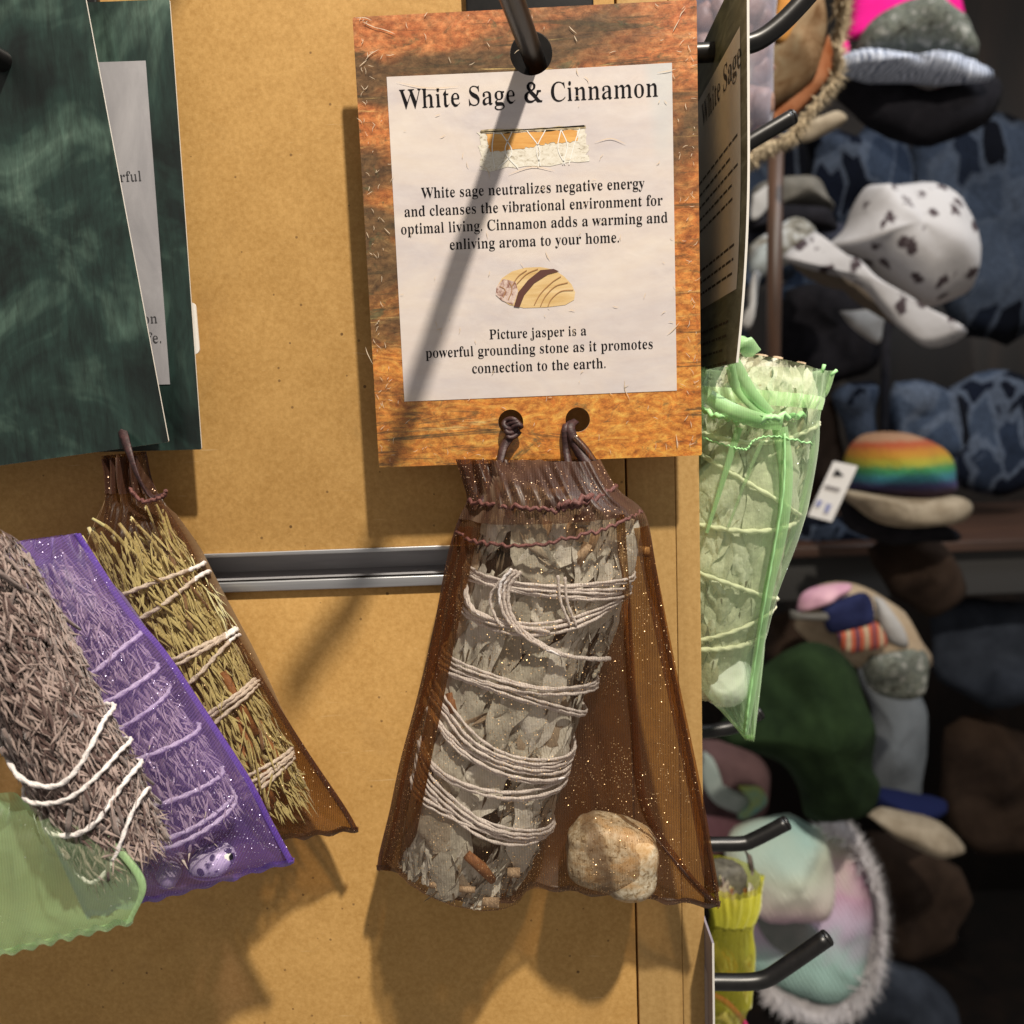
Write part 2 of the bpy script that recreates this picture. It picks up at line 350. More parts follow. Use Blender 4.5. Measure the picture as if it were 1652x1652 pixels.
# ------------------------------------------------------------------ text
def fancy(s):
    r = ''
    for c in s:
        if 'A' <= c <= 'Z': r += chr(0x1D400+ord(c)-65)
        elif 'a' <= c <= 'z': r += chr(0x1D41A+ord(c)-97)
        else: r += c
    return r
def slim(me, k=.22, dmax=.034):
    """thin the bold stems sideways so the print reads as a book-weight serif"""
    V = np.array([v.co[:2] for v in me.vertices]); cnt = {}
    for p in me.polygons:
        vs = list(p.vertices); n = len(vs); c = V[vs]
        if sum(c[i][0]*c[(i+1) % n][1]-c[(i+1) % n][0]*c[i][1] for i in range(n)) < 0: vs = vs[::-1]
        for i in range(n): cnt[(vs[i], vs[(i+1) % n])] = 1
    key = lambda a: (round(V[a][0], 6), round(V[a][1], 6))
    Bd = [(a, b) for (a, b) in cnt if (b, a) not in cnt]; have = set((key(a), key(b)) for a, b in Bd)
    Bd = [(a, b) for a, b in Bd if (key(b), key(a)) not in have]
    A = V[[a for a, b in Bd]]; D = V[[b for a, b in Bd]]; nx = {}
    for a, b in Bd:
        d = V[b]-V[a]; l = np.hypot(*d)
        if l < 1e-9: continue
        for q in (a, b): nx[key(q)] = nx.get(key(q), np.zeros(2))+np.array([d[1], -d[0]])/l
    sh = {}
    for kk, n in nx.items():
        n = n/(np.hypot(*n)+1e-9)
        if abs(n[0]) < .05: continue
        s_ = -np.sign(n[0]); x, y = kk; y += 1e-5; m = (A[:, 1] > y) != (D[:, 1] > y)
        if not m.any(): continue
        xi = A[m, 0]+(y-A[m, 1])/(D[m, 1]-A[m, 1])*(D[m, 0]-A[m, 0]); d = (xi-x)*s_; d = d[d > 1e-4]
        if len(d): sh[kk] = s_*min(dmax, k*d.min())*min(1, abs(n[0])*1.3)
    for v in me.vertices:
        kk = (round(v.co.x, 6), round(v.co.y, 6))
        if kk in sh: v.co.x += sh[kk]
def text(name, s, x0, x1, z, m, parent, y, M=None, k=.13, hs=1.0):
    """one line of print; the baseline runs from x0 to x1 (local card metres) at height z"""
    c = bpy.data.curves.new(name, 'FONT'); c.body = fancy(s).replace('&', chr(0x1F674)); c.extrude = 0; c.resolution_u = 4
    o = bpy.data.objects.new(name, c); C.objects.link(o)
    bpy.context.view_layer.update()
    me = bpy.data.meshes.new_from_object(o.evaluated_get(bpy.context.evaluated_depsgraph_get()))
    bpy.data.objects.remove(o); slim(me, k)
    xs = [v.co.x for v in me.vertices]; a, b = min(xs), max(xs); q = (x1-x0)/(b-a)
    for v in me.vertices:
        p = Vector((x0+(v.co.x-a)*q, y, z+v.co.y*q*hs)); v.co = M @ p if M else p
    me.materials.clear(); me.materials.append(m)
    return link(name, me, parent)
# ------------------------------------------------------------------ flat cards
def rect(x0, z0, x1, z1, r=0, n=5):
    if r <= 0: return [(x0, z0), (x1, z0), (x1, z1), (x0, z1)]
    out = []
    for cx, cz, a0 in ((x1-r, z0+r, -90), (x1-r, z1-r, 0), (x0+r, z1-r, 90), (x0+r, z0+r, 180)):
        for k in range(n+1): a = R(a0+90*k/n); out.append((cx+r*math.cos(a), cz+r*math.sin(a)))
    return out
def circ(cx, cz, r, n=40): return [(cx+r*math.cos(2*math.pi*k/n), cz+r*math.sin(2*math.pi*k/n)) for k in range(n)]
def plate(name, loops, y0, y1, mats, parent, M=None, bend=None):
    """flat sheet with holes; front face at y0, back at y1; mats = (front, edge)"""
    bm = bmesh.new(); L = []
    for lp in loops:
        vs = [bm.verts.new((a, y0, b)) for a, b in lp]; L.append(vs)
        for i in range(len(vs)): bm.edges.new((vs[i], vs[(i+1) % len(vs)]))
    bmesh.ops.triangle_fill(bm, edges=bm.edges[:], use_beauty=True, normal=(0, -1, 0))
    front = bm.faces[:]
    ret = bmesh.ops.extrude_face_region(bm, geom=front)
    nv = [x for x in ret['geom'] if isinstance(x, bmesh.types.BMVert)]
    for v in nv: v.co.y = y1
    newf = set(x for x in ret['geom'] if isinstance(x, bmesh.types.BMFace))
    for f in bm.faces:
        ys = [v.co.y for v in f.verts]
        f.material_index = 0 if max(ys)-min(ys) < 1e-9 else 1
    bmesh.ops.recalc_face_normals(bm, faces=bm.faces[:])
    if M:
        for v in bm.verts: v.co = M @ v.co
    me = bpy.data.meshes.new(name); bm.to_mesh(me); bm.free()
    for x in mats: me.materials.append(x)
    return link(name, me, parent)
def cp(px, py): v = P(px, py, CARD); return v.x, v.z
card = thing('hang_card', (0.003, CARD, .0), 'orange jasper bordered card headed White Sage & Cinnamon on a black hook', 'card')
hx, hz = cp(857, 86); ha = cp(824, 681); hb = cp(932, 677)
plate('card_sheet', [rect(-.0460, -.0151, .0524, .1144, .0006), circ(hx, hz, .0061), circ(ha[0], ha[1], .0038), circ(hb[0], hb[1], .0037)], CARD, CARD+.0006, (JASPER, WHITE), card)
hl = circ(hx, hz, .0061, 40)
# printed pale label: its top edge is nicked by the punched hole
top = .0977; bx0, bx1, bz0 = -.0371, .0451, .0046
arc = [p for p in [(hx+.0061*math.cos(a), hz+.0061*math.sin(a)) for a in np.linspace(math.pi*1.0, math.pi*2.0, 40)] if p[1] < top]
plate('pale_label', [[(bx0, bz0), (bx1, bz0), (bx1, top)]+[(a, b) for a, b in arc[::-1]]+[(bx0, top)]], CARD-.00012, CARD-.00002, (LABEL, LABEL), card)
for nm, s, a, b in (
    ('title_text', 'White Sage & Cinnamon', (645, 175), (1062, 157)),
    ('body_text', 'White sage neutralizes negative energy', (680, 319), (1040, 305)),
    ('body_text', 'and cleanses the vibrational environment for', (653, 350), (1069, 331)),
    ('body_text', 'optimal living. Cinnamon adds a warming and', (647.5, 378), (1077, 359)),
    ('body_text', 'enliving aroma to your home.', (726, 403), (998.6, 391)),
    ('body_text', 'Picture jasper is a', (789.6, 547), (946, 541)),
    ('body_text', 'powerful grounding stone as it promotes', (687, 577.5), (1053, 562.5)),
    ('body_text', 'connection to the earth.', (762, 602), (977, 594))):
    (xa, za), (xb, zb) = cp(*a), cp(*b)
    text(nm, s, xa, xb, (za+zb)/2, INK, card, CARD-.00020, k=.12 if nm == 'title_text' else .07, hs=1.12)
# printed picture of a wrapped bundle
def flat(name, pts, m, parent, y, M=None):
    v = [Vector((a, y, b)) for a, b in pts]
    if M: v = [M @ q for q in v]
    return mk(name, v, [tuple(range(len(v)))], m, parent, smooth=False)
PR_CREAM = m_noise('print_cream', [(.3, (.30, .25, .17)), (.45, (.74, .69, .58)), (.7, (.86, .84, .76))], 1, .5, sc=(420, 1, 700), bump=0, dist=1.5)
PR_ORANGE = m_noise('print_orange', [(.3, (.62, .27, .05)), (.7, (.84, .48, .14))], 1, .5, sc=(90, 1, 600), bump=0)
PR_DARK = m_noise('print_dark', [(.3, (.16, .12, .06)), (.6, (.55, .45, .28))], 700, .5, bump=0)
pa = [cp(*q) for q in ((771, 216), (947, 207), (948, 262), (776, 275))]
def rough_edge(pts, amp, n=12, seed=1):
    rr = random.Random(seed); out = []
    for i in range(len(pts)):
        a, b = pts[i], pts[(i+1) % len(pts)]
        for k in range(n):
            t = k/n; out.append((a[0]+(b[0]-a[0])*t+rr.uniform(-amp, amp), a[1]+(b[1]-a[1])*t+rr.uniform(-amp, amp)))
    return out
pb = flat('printed_bundle', rough_edge(pa, .0007), PR_CREAM, card, CARD-.00020)
flat('printed_bark', rough_edge([cp(*q) for q in ((785, 217), (930, 209), (932, 229), (880, 232), (845, 240), (790, 245))], .0003, seed=3), PR_ORANGE, pb, CARD-.00026)
flat('printed_leaf', rough_edge([cp(*q) for q in ((776, 211), (944, 203), (944, 208), (776, 217))], .0003, seed=5), PR_DARK, pb, CARD-.00026)
mp = MB(); PW = mat('print_white', (.88, .87, .83), .5)
for cc in (((797, 214), (794, 240), (798, 272)), ((808, 214), (826, 246), (803, 272)), ((826, 213), (815, 245), (836, 272)), ((850, 211), (870, 240), (868, 270)), ((880, 210), (866, 240), (872, 268)), ((905, 209), (915, 235), (908, 266)), ((935, 208), (926, 235), (918, 266)), ((905, 209), (900, 240), (912, 266))):
    q = spline([Vector((*cp(*c_), 0)) for c_ in cc], 6)
    for i in range(len(q)-1):
        d = (q[i+1]-q[i]).normalized()*.00014; n_ = Vector((-d.y, d.x, 0))
        mp.add([(q[i].x+n_.x, CARD-.00031, q[i].y+n_.y), (q[i].x-n_.x, CARD-.00031, q[i].y-n_.y), (q[i+1].x-n_.x, CARD-.00031, q[i+1].y-n_.y), (q[i+1].x+n_.x, CARD-.00031, q[i+1].y+n_.y)], [(0, 1, 2, 3)])
mp.build('printed_string', PW, pb, smooth=False)
# printed picture of a banded stone
PS1 = m_noise('print_tan', [(.3, (.62, .40, .15)), (.55, (.76, .55, .27)), (.75, (.84, .68, .42))], 1, .5, sc=(60, 1, 420), rot=(0, .55, 0), bump=0)
PS2 = mat('print_maroon', (.11, .04, .03), .5); PS3 = m_noise('print_pink', [(.35, (.28, .13, .10)), (.5, (.62, .46, .40)), (.7, (.78, .66, .60))], 800, .5, bump=0)
st_ = [(800, 476), (801, 464), (810, 449), (826, 438), (848, 432), (872, 431), (893, 435), (910, 446), (922, 459), (928, 472), (926, 484), (912, 492), (880, 496), (845, 497), (822, 492), (806, 482)]
ps = flat('printed_stone', [cp(*q) for q in st_], PS1, card, CARD-.00020)
flat('printed_patch', [cp(*q) for q in ((800, 476), (801, 464), (812, 450), (832, 455), (836, 470), (828, 492), (810, 485))], PS3, ps, CARD-.00026)
flat('printed_band', [cp(*q) for q in ((829, 495), (836, 472), (852, 452), (872, 436), (893, 434), (902, 438), (884, 443), (862, 457), (846, 476), (838, 496))], PS2, ps, CARD-.00031)
PV = mat('print_brown_line', (.42, .22, .09), .5); mv = MB()
for cc in (((905, 446), (890, 456), (872, 474), (862, 492)), ((916, 456), (896, 462), (880, 478), (872, 494)), ((925, 468), (905, 470), (890, 482), (884, 494)), ((850, 436), (836, 446), (826, 462)), ((868, 434), (850, 442), (834, 458)), ((806, 462), (815, 468), (812, 480)), ((822, 456), (826, 468), (820, 484))):
    q = spline([Vector((*cp(*c_), 0)) for c_ in cc], 6)
    for i in range(len(q)-1):
        d = (q[i+1]-q[i]).normalized()*.00012; n_ = Vector((-d.y, d.x, 0))
        mv.add([(q[i].x+n_.x, CARD-.00034, q[i].y+n_.y), (q[i].x-n_.x, CARD-.00034, q[i].y-n_.y), (q[i+1].x-n_.x, CARD-.00034, q[i+1].y-n_.y), (q[i+1].x+n_.x, CARD-.00034, q[i+1].y+n_.y)], [(0, 1, 2, 3)])
mv.build('printed_vein', PV, ps, smooth=False)
SCR = mat('worn_white', (.74, .60, .44), .5)
def scratches(parent, y, spots, rnd_n, box, seed, M=None, w_=.00011):
    rr = random.Random(seed); mb = MB(); L = []
    for a, b in spots: L.append((Vector((*cp(*a), 0)), Vector((*cp(*b), 0)), w_*1.2))
    for i in range(rnd_n):
        e = rr.random()
        x = rr.uniform(box[0], box[2]); z = rr.uniform(box[1], box[3])
        if e < .45: x = rr.choice((box[0]+abs(rr.gauss(0, .002)), box[2]-abs(rr.gauss(0, .002))))
        elif e < .6: z = rr.choice((box[1]+abs(rr.gauss(0, .002)), box[3]-abs(rr.gauss(0, .002))))
        a = rr.gauss(1.2, .9); l = rr.uniform(.0005, .0022); L.append((Vector((x, z, 0)), Vector((x+l*math.cos(a), z+l*math.sin(a), 0)), w_*rr.uniform(.4, 1)))
    for a, b, ww in L:
        mid = (a+b)/2+Vector((rr.uniform(-1, 1), rr.uniform(-1, 1), 0))*(b-a).length*.15; q = spline([a, mid, b], 4)
        for i in range(len(q)-1):
            t0 = math.sin(math.pi*(i/(len(q)-1)))*ww+.00002; t1 = math.sin(math.pi*((i+1)/(len(q)-1)))*ww+.00002
            d = (q[i+1]-q[i]).normalized(); n_ = Vector((-d.y, d.x, 0))
            mb.add([(q[i].x+n_.x*t0, y, q[i].y+n_.y*t0), (q[i].x-n_.x*t0, y, q[i].y-n_.y*t0), (q[i+1].x-n_.x*t1, y, q[i+1].y-n_.y*t1), (q[i+1].x+n_.x*t1, y, q[i+1].y+n_.y*t1)], [(0, 1, 2, 3)])
    if M: mb.v = [tuple(M @ Vector(v)) for v in mb.v]
    return mb.build('scuff_marks', SCR, parent, smooth=False)
sc_ = scratches(card, CARD-.00036, [((585, 36), (610, 47)), ((606, 45), (638, 56)), ((590, 98), (612, 80)), ((580, 108), (592, 98)), ((918, 43), (930, 55)), ((926, 58), (931, 68)), ((1096, 30), (1106, 14)), ((1085, 52), (1097, 30)), ((573, 30), (600, 34)), ((931, 108), (934, 122)), ((942, 124), (950, 134)), ((620, 368), (630, 378)), ((880, 405), (888, 420)), ((1008, 612), (1016, 645)), ((590, 560), (602, 588)), ((1076, 540), (1096, 520)), ((1090, 700), (1092, 722)), ((780, 268), (790, 288)), ((820, 282), (895, 276)), ((960, 230), (1010, 233)), ((640, 133), (740, 140)), ((1060, 118), (1090, 112))], 230, (-.0450, -.0140, .0514, .1135), 4, w_=.00008)
sc_['kind'] = 'stuff'

# ------------------------------------------------------------------ bundles
class Bundle:
    def __init__(s, ptop, pbot, Y, prof, Yb=None, squash=.9, bow=0):
        s.a = P(*ptop, Y); s.b = P(*pbot, Yb or Y); s.prof = prof; s.sq = squash
        s.ax = (s.b-s.a); s.len = s.ax.length; s.ax.normalize()
        s.e2 = Vector((0, -1, 0)); s.e2 = (s.e2-s.ax*s.e2.dot(s.ax)).normalized(); s.e1 = s.ax.cross(s.e2)
        if s.e1.x < 0: s.e1 = -s.e1
        s.bow = bow
    def r(s, t):
        t = max(0, min(1, t)); return float(np.interp(t, [p[0] for p in s.prof], [p[1] for p in s.prof]))
    def c(s, t): return s.a+s.ax*s.len*t+s.e1*s.bow*math.sin(math.pi*max(0, min(1, t)))
    def S(s, t, th, dr=0):
        r = s.r(t); q = 1+.035*math.sin(3*th+t*9)+.025*math.sin(5*th-t*13)
        return s.c(t)+s.e1*((r*q+dr)*math.cos(th))+s.e2*((r*q*s.sq+dr)*math.sin(th))
    def frompx(s, px, py):
        Y = s.c(.5).y-s.r(.5)*.9
        for _ in range(5):
            p = P(px, py, Y); d = p-s.a; d2 = d-s.e2*d.dot(s.e2)
            t = d2.dot(s.ax)/s.len; x = (p-s.c(t)).dot(s.e1); cs = max(-.985, min(.985, x/s.r(t))); th = math.acos(cs)
            Y = (s.c(t)+s.e2*(s.r(t)*s.sq*math.sin(th))).y
        return t, th
    def height(s, p, Ymid):
        """how far the bundle stands forward of the plane y=Ymid above the point p"""
        d = Vector((p.x, 0, p.z))-Vector((s.a.x, 0, s.a.z)); ax = Vector((s.ax.x, 0, s.ax.z)); L = ax.length; ax /= L
        t = d.dot(ax)/(s.len*L); r = s.r(t)+.0050; x = (Vector((p.x, 0, p.z))-Vector((s.c(t).x, 0, s.c(t).z))).dot(Vector((s.e1.x, 0, s.e1.z)))
        if t < 0: r *= max(0, 1+t*8)
        if t > 1.02: r *= max(0, 1-(t-1.02)*14)
        if abs(x) >= r or r <= 0: return None
        y = s.c(max(0, min(1, t))).y; h = math.sqrt(r*r-x*x)*(s.sq+.05)
        return (Ymid-y+h, y+h-Ymid)
    def core(s, m, parent, name='core'):
        N, K = 30, 36; v = []; 
        for i in range(N+1):
            t = .05+.90*i/N
            for k in range(K):
                th = 2*math.pi*k/K; p = s.S(t, th, -.0019-.35*s.r(t)*(max(0, .10-t)/.05+max(0, t-.90)/.05)*.5)
                nz = noise.noise(p*260)*.0012; v.append(p+(p-s.c(t)).normalized()*nz)
        f = [(i*K+k, i*K+(k+1) % K, (i+1)*K+(k+1) % K, (i+1)*K+k) for i in range(N) for k in range(K)]
        v += [s.c(.05), s.c(.95)]; a, b = len(v)-2, len(v)-1
        f += [(a, (k+1) % K, k) for k in range(K)]+[(b, N*K+k, N*K+(k+1) % K) for k in range(K)]
        return mk(name, v, f, m, parent)
def leaf_on(B, parent, name, t0, a0, ang, L, W, dr, m, seed, cap=.0028):
    """one dried leaf pressed on the bundle: folded along its rib, wrinkled, edges curling up"""
    rr = random.Random(seed); nu, nv = 7, 13; v = []; f = []
    ph = rr.uniform(0, 6); bend = rr.uniform(-.35, .35)*W; k2 = rr.uniform(2, 5); fold = rr.choice((-1, 1))*rr.uniform(.10, .30); arch = rr.uniform(0, .0011)
    cu = [rr.choice((0, 0, .0010, .0018)) for _ in range(2)]; ca, sa = math.cos(ang), math.sin(ang)
    blunt = rr.uniform(.25, .6)
    for j in range(nv+1):
        t = j/nv; wd = W*(math.sin(math.pi*min(1, max(0, t*.96+.02)))**blunt)*(.7+.5*(1-t))*(1+.10*math.sin(9*t+ph))
        for i in range(nu+1):
            u = i/nu*2-1; x = u*wd*.5+bend*math.sin(math.pi*t); z = (t-.5)*L+.03*L*math.sin(4*u+ph)
            x += .06*W*math.sin(14*t+ph)*abs(u)
            h = fold*(1-abs(u))*wd*.55+(.00045*math.sin(k2*math.pi*t+2.5*u+ph)+.00025*math.sin(19*t+7*u))+arch*math.sin(math.pi*t)
            h += noise.noise(Vector((u*2.2, t*7, seed*1.7)))*.0008+noise.noise(Vector((u*5, t*9, seed*1.3)))*.0003
            h += (cu[0] if u < 0 else cu[1])*1.3*max(0, abs(u)-.35)*1.6*(.5+.5*math.sin(5*t+ph))
            if j > nv-2: h += .0006*(j-nv+2)*rr.uniform(-.2, 1)
            da, db = x*ca-z*sa, x*sa+z*ca
            t_ = t0-db/B.len; th = a0-da/B.r(t_)
            t_ = min(max(t_, -.01), 1.0+.035*abs(math.sin(seed*1.7)))
            v.append(B.S(t_, th, min(cap, max(-.0013, dr+h))))
    for j in range(nv):
        for i in range(nu): a = j*(nu+1)+i; f.append((a, a+1, a+nu+2, a+nu+1))
    return mk(name, v, f, m, parent)
def cover(B, parent, n, seed, m, L, W, spread=.3, dr=(-.0002, .0016), th=(-.45, math.pi+.45), tr=(.0, 1.0), name='leaf', cap=.0028):
    rr = random.Random(seed)
    for i in range(n):
        t = tr[0]+(tr[1]-tr[0])*((i*.618034+rr.uniform(-.02, .02)) % 1); a = th[0]+(th[1]-th[0])*((i*.7548776+rr.uniform(-.03, .03)) % 1)
        leaf_on(B, parent, name, t, a, rr.gauss(0, spread)+(math.pi if rr.random() < .35 else 0), rr.uniform(*L), rr.uniform(*W), rr.uniform(*dr)+.0008*i/n, m, seed*100+i, cap)
def twig_mesh(name, L, r, m, seed):
    rr = random.Random(seed); mb = MB(); a = [Vector((rr.uniform(-1, 1)*r*.9, rr.uniform(-.4, .4)*r, (k/5-.5)*L)) for k in range(6)]
    mb.tube(spline(a, 2), lambda u: r*(1-.3*u)*(1+.15*math.sin(u*17)), 6)
    for k in range(int(L/.0035)):                      # scale-like leaves along the twig
        z = (rr.random()-.5)*L; th = rr.uniform(0, 6.28); c = Vector((math.cos(th), math.sin(th), 0)); p = Vector((0, 0, z))
        q = p+c*r*1.7+Vector((0, 0, -r*3.0)); s_ = c.cross(Vector((0, 0, 1)))*r*.7
        mb.add([p+s_*.6, p-s_*.6, q, p+c*r*1.4], [(0, 1, 3), (0, 3, 2), (1, 2, 3)])
    me = bpy.data.meshes.new(name); me.from_pydata(mb.v, [], mb.f); me.update(); me.polygons.foreach_set('use_smooth', [True]*len(mb.f)); me.materials.append(m); me['half'] = L/2; return me
def place(me, name, parent, pos, axis, out, rollrand=0):
    """put a piece with its local +Z along axis and local +Y outward"""
    z = axis.normalized(); y = (out-z*out.dot(z)).normalized(); x = y.cross(z)
    o = bpy.data.objects.new(name, me); C.objects.link(o); o.parent = parent
    o.matrix_parent_inverse = Matrix.Translation(-parent.location)
    o.matrix_basis = Matrix(((x.x, y.x, z.x, pos.x), (x.y, y.y, z.y, pos.y), (x.z, y.z, z.z, pos.z), (0, 0, 0, 1)))
    return o
def leaves(B, parent, meshes, n, seed, spread=.35, dr=(0, .0016), th=(-.35, math.pi+.35), tr=(.02, .98), name='leaf'):
    rr = random.Random(seed)
    for i in range(n):
        # golden-ratio scatter keeps the cover even
        t = ((i*.618034+rr.uniform(-.02, .02)) % 1); me_ = rr.choice(meshes); hl_ = me_.get('half', .012)/B.len; t = tr[0]+hl_+(tr[1]-tr[0]-2*hl_)*t; a = th[0]+(th[1]-th[0])*((i+rr.random())/n)
        p = B.S(t, a, rr.uniform(*dr)); out = B.e1*math.cos(a)+B.e2*math.sin(a)*B.sq
        tang = B.ax.cross(out).normalized(); ang = rr.gauss(0, spread)
        ax = -(B.ax*math.cos(ang)+tang*math.sin(ang)); ax = ax+out*rr.uniform(-.03, .03)
        o = place(me_, name, parent, p, ax if rr.random() < .8 else -ax, out)
        s_ = rr.uniform(.8, 1.1); o.matrix_basis = o.matrix_basis @ Matrix.Scale(s_, 4)
def crumbs(B, parent, n, seed, m, ln=(.003, .008), w_=.0005, spread=.5, dr=(.0004, .0022), th=(-.4, math.pi+.4), tr=(.0, 1.0)):
    """needle-like leaf bits too small to pick apart, also dark slivers painting crevice shade"""
    rr = random.Random(seed); mb = MB()
    for i in range(n):
        t = rr.uniform(*tr); a = rr.uniform(*th); p = B.S(t, a, rr.uniform(*dr)); out = (B.e1*math.cos(a)+B.e2*math.sin(a)*B.sq).normalized(); tang = B.ax.cross(out).normalized()
        g_ = rr.gauss(0, spread); d = (B.ax*math.cos(g_)+tang*math.sin(g_)+out*rr.uniform(-.05, .18)).normalized()*rr.uniform(*ln); sd = d.cross(out).normalized()*w_*rr.uniform(.5, 1.3)
        mb.add([p, p+d*.45+sd+out*.0002, p+d, p+d*.45-sd, p+d*.45+out*.0005], [(0, 4, 1), (1, 4, 2), (2, 4, 3), (3, 4, 0)])
    o = mb.build('needle_or_shade_bits', m, parent); o['kind'] = 'stuff'; return o
def wrap(B, parent, L, M_, R_, strands=1, gap=.0012, r=.00046, m=None, seed=0, dr=.0033, name='string'):
    """a loop of string seen crossing the front from L over M_ to R_ (photo pixels); the back closes the loop"""
    tl, tm, tr = B.frompx(*L)[0], B.frompx(*M_)[0], B.frompx(*R_)[0]; rr = random.Random(seed+int(L[1]))
    for k in range(strands):
        o1, o2, o3 = [(k-(strands-1)/2)*gap/B.len*rr.uniform(.2, 1.8) for _ in range(3)]; pts = []; N = 150; ph = rr.uniform(0, 6)
        for i in range(N):
            th = 2*math.pi*i/N
            if th <= math.pi:
                s_ = (1-math.cos(math.pi-th))/2; a, b, c = tl+o1, tm+o2, tr+o3
                t = a*(1-s_)*(1-2*s_)+4*b*s_*(1-s_)+c*s_*(2*s_-1)
            else: s_ = (th-math.pi)/math.pi; t = (tl+o1)*(1-s_)+(tr+o3)*s_
            pts.append(B.S(t, th, dr+.0003*(k % 2)+.0003*math.sin(3*th+ph)+.0002*math.sin(7*th+2*ph)))
        MB().tube(pts, r*rr.uniform(.85, 1.1), 8, closed=True, twist=2*math.pi*round(N*.17)/N).build(name, m or STRING, parent)
def strand(B, parent, px, strands=1, gap=.0011, r=.00052, m=None, dr=.0041, name='string'):
    tt = [B.frompx(*p) for p in px]
    for k in range(strands):
        o = (k-(strands-1)/2)*gap
        pts = [B.S(t, th+o/B.r(t), dr+.0002*k) for t, th in tt]
        MB().tube(spline(pts, 14), r, 8, twist=1.1).build(name, m or STRING, parent)

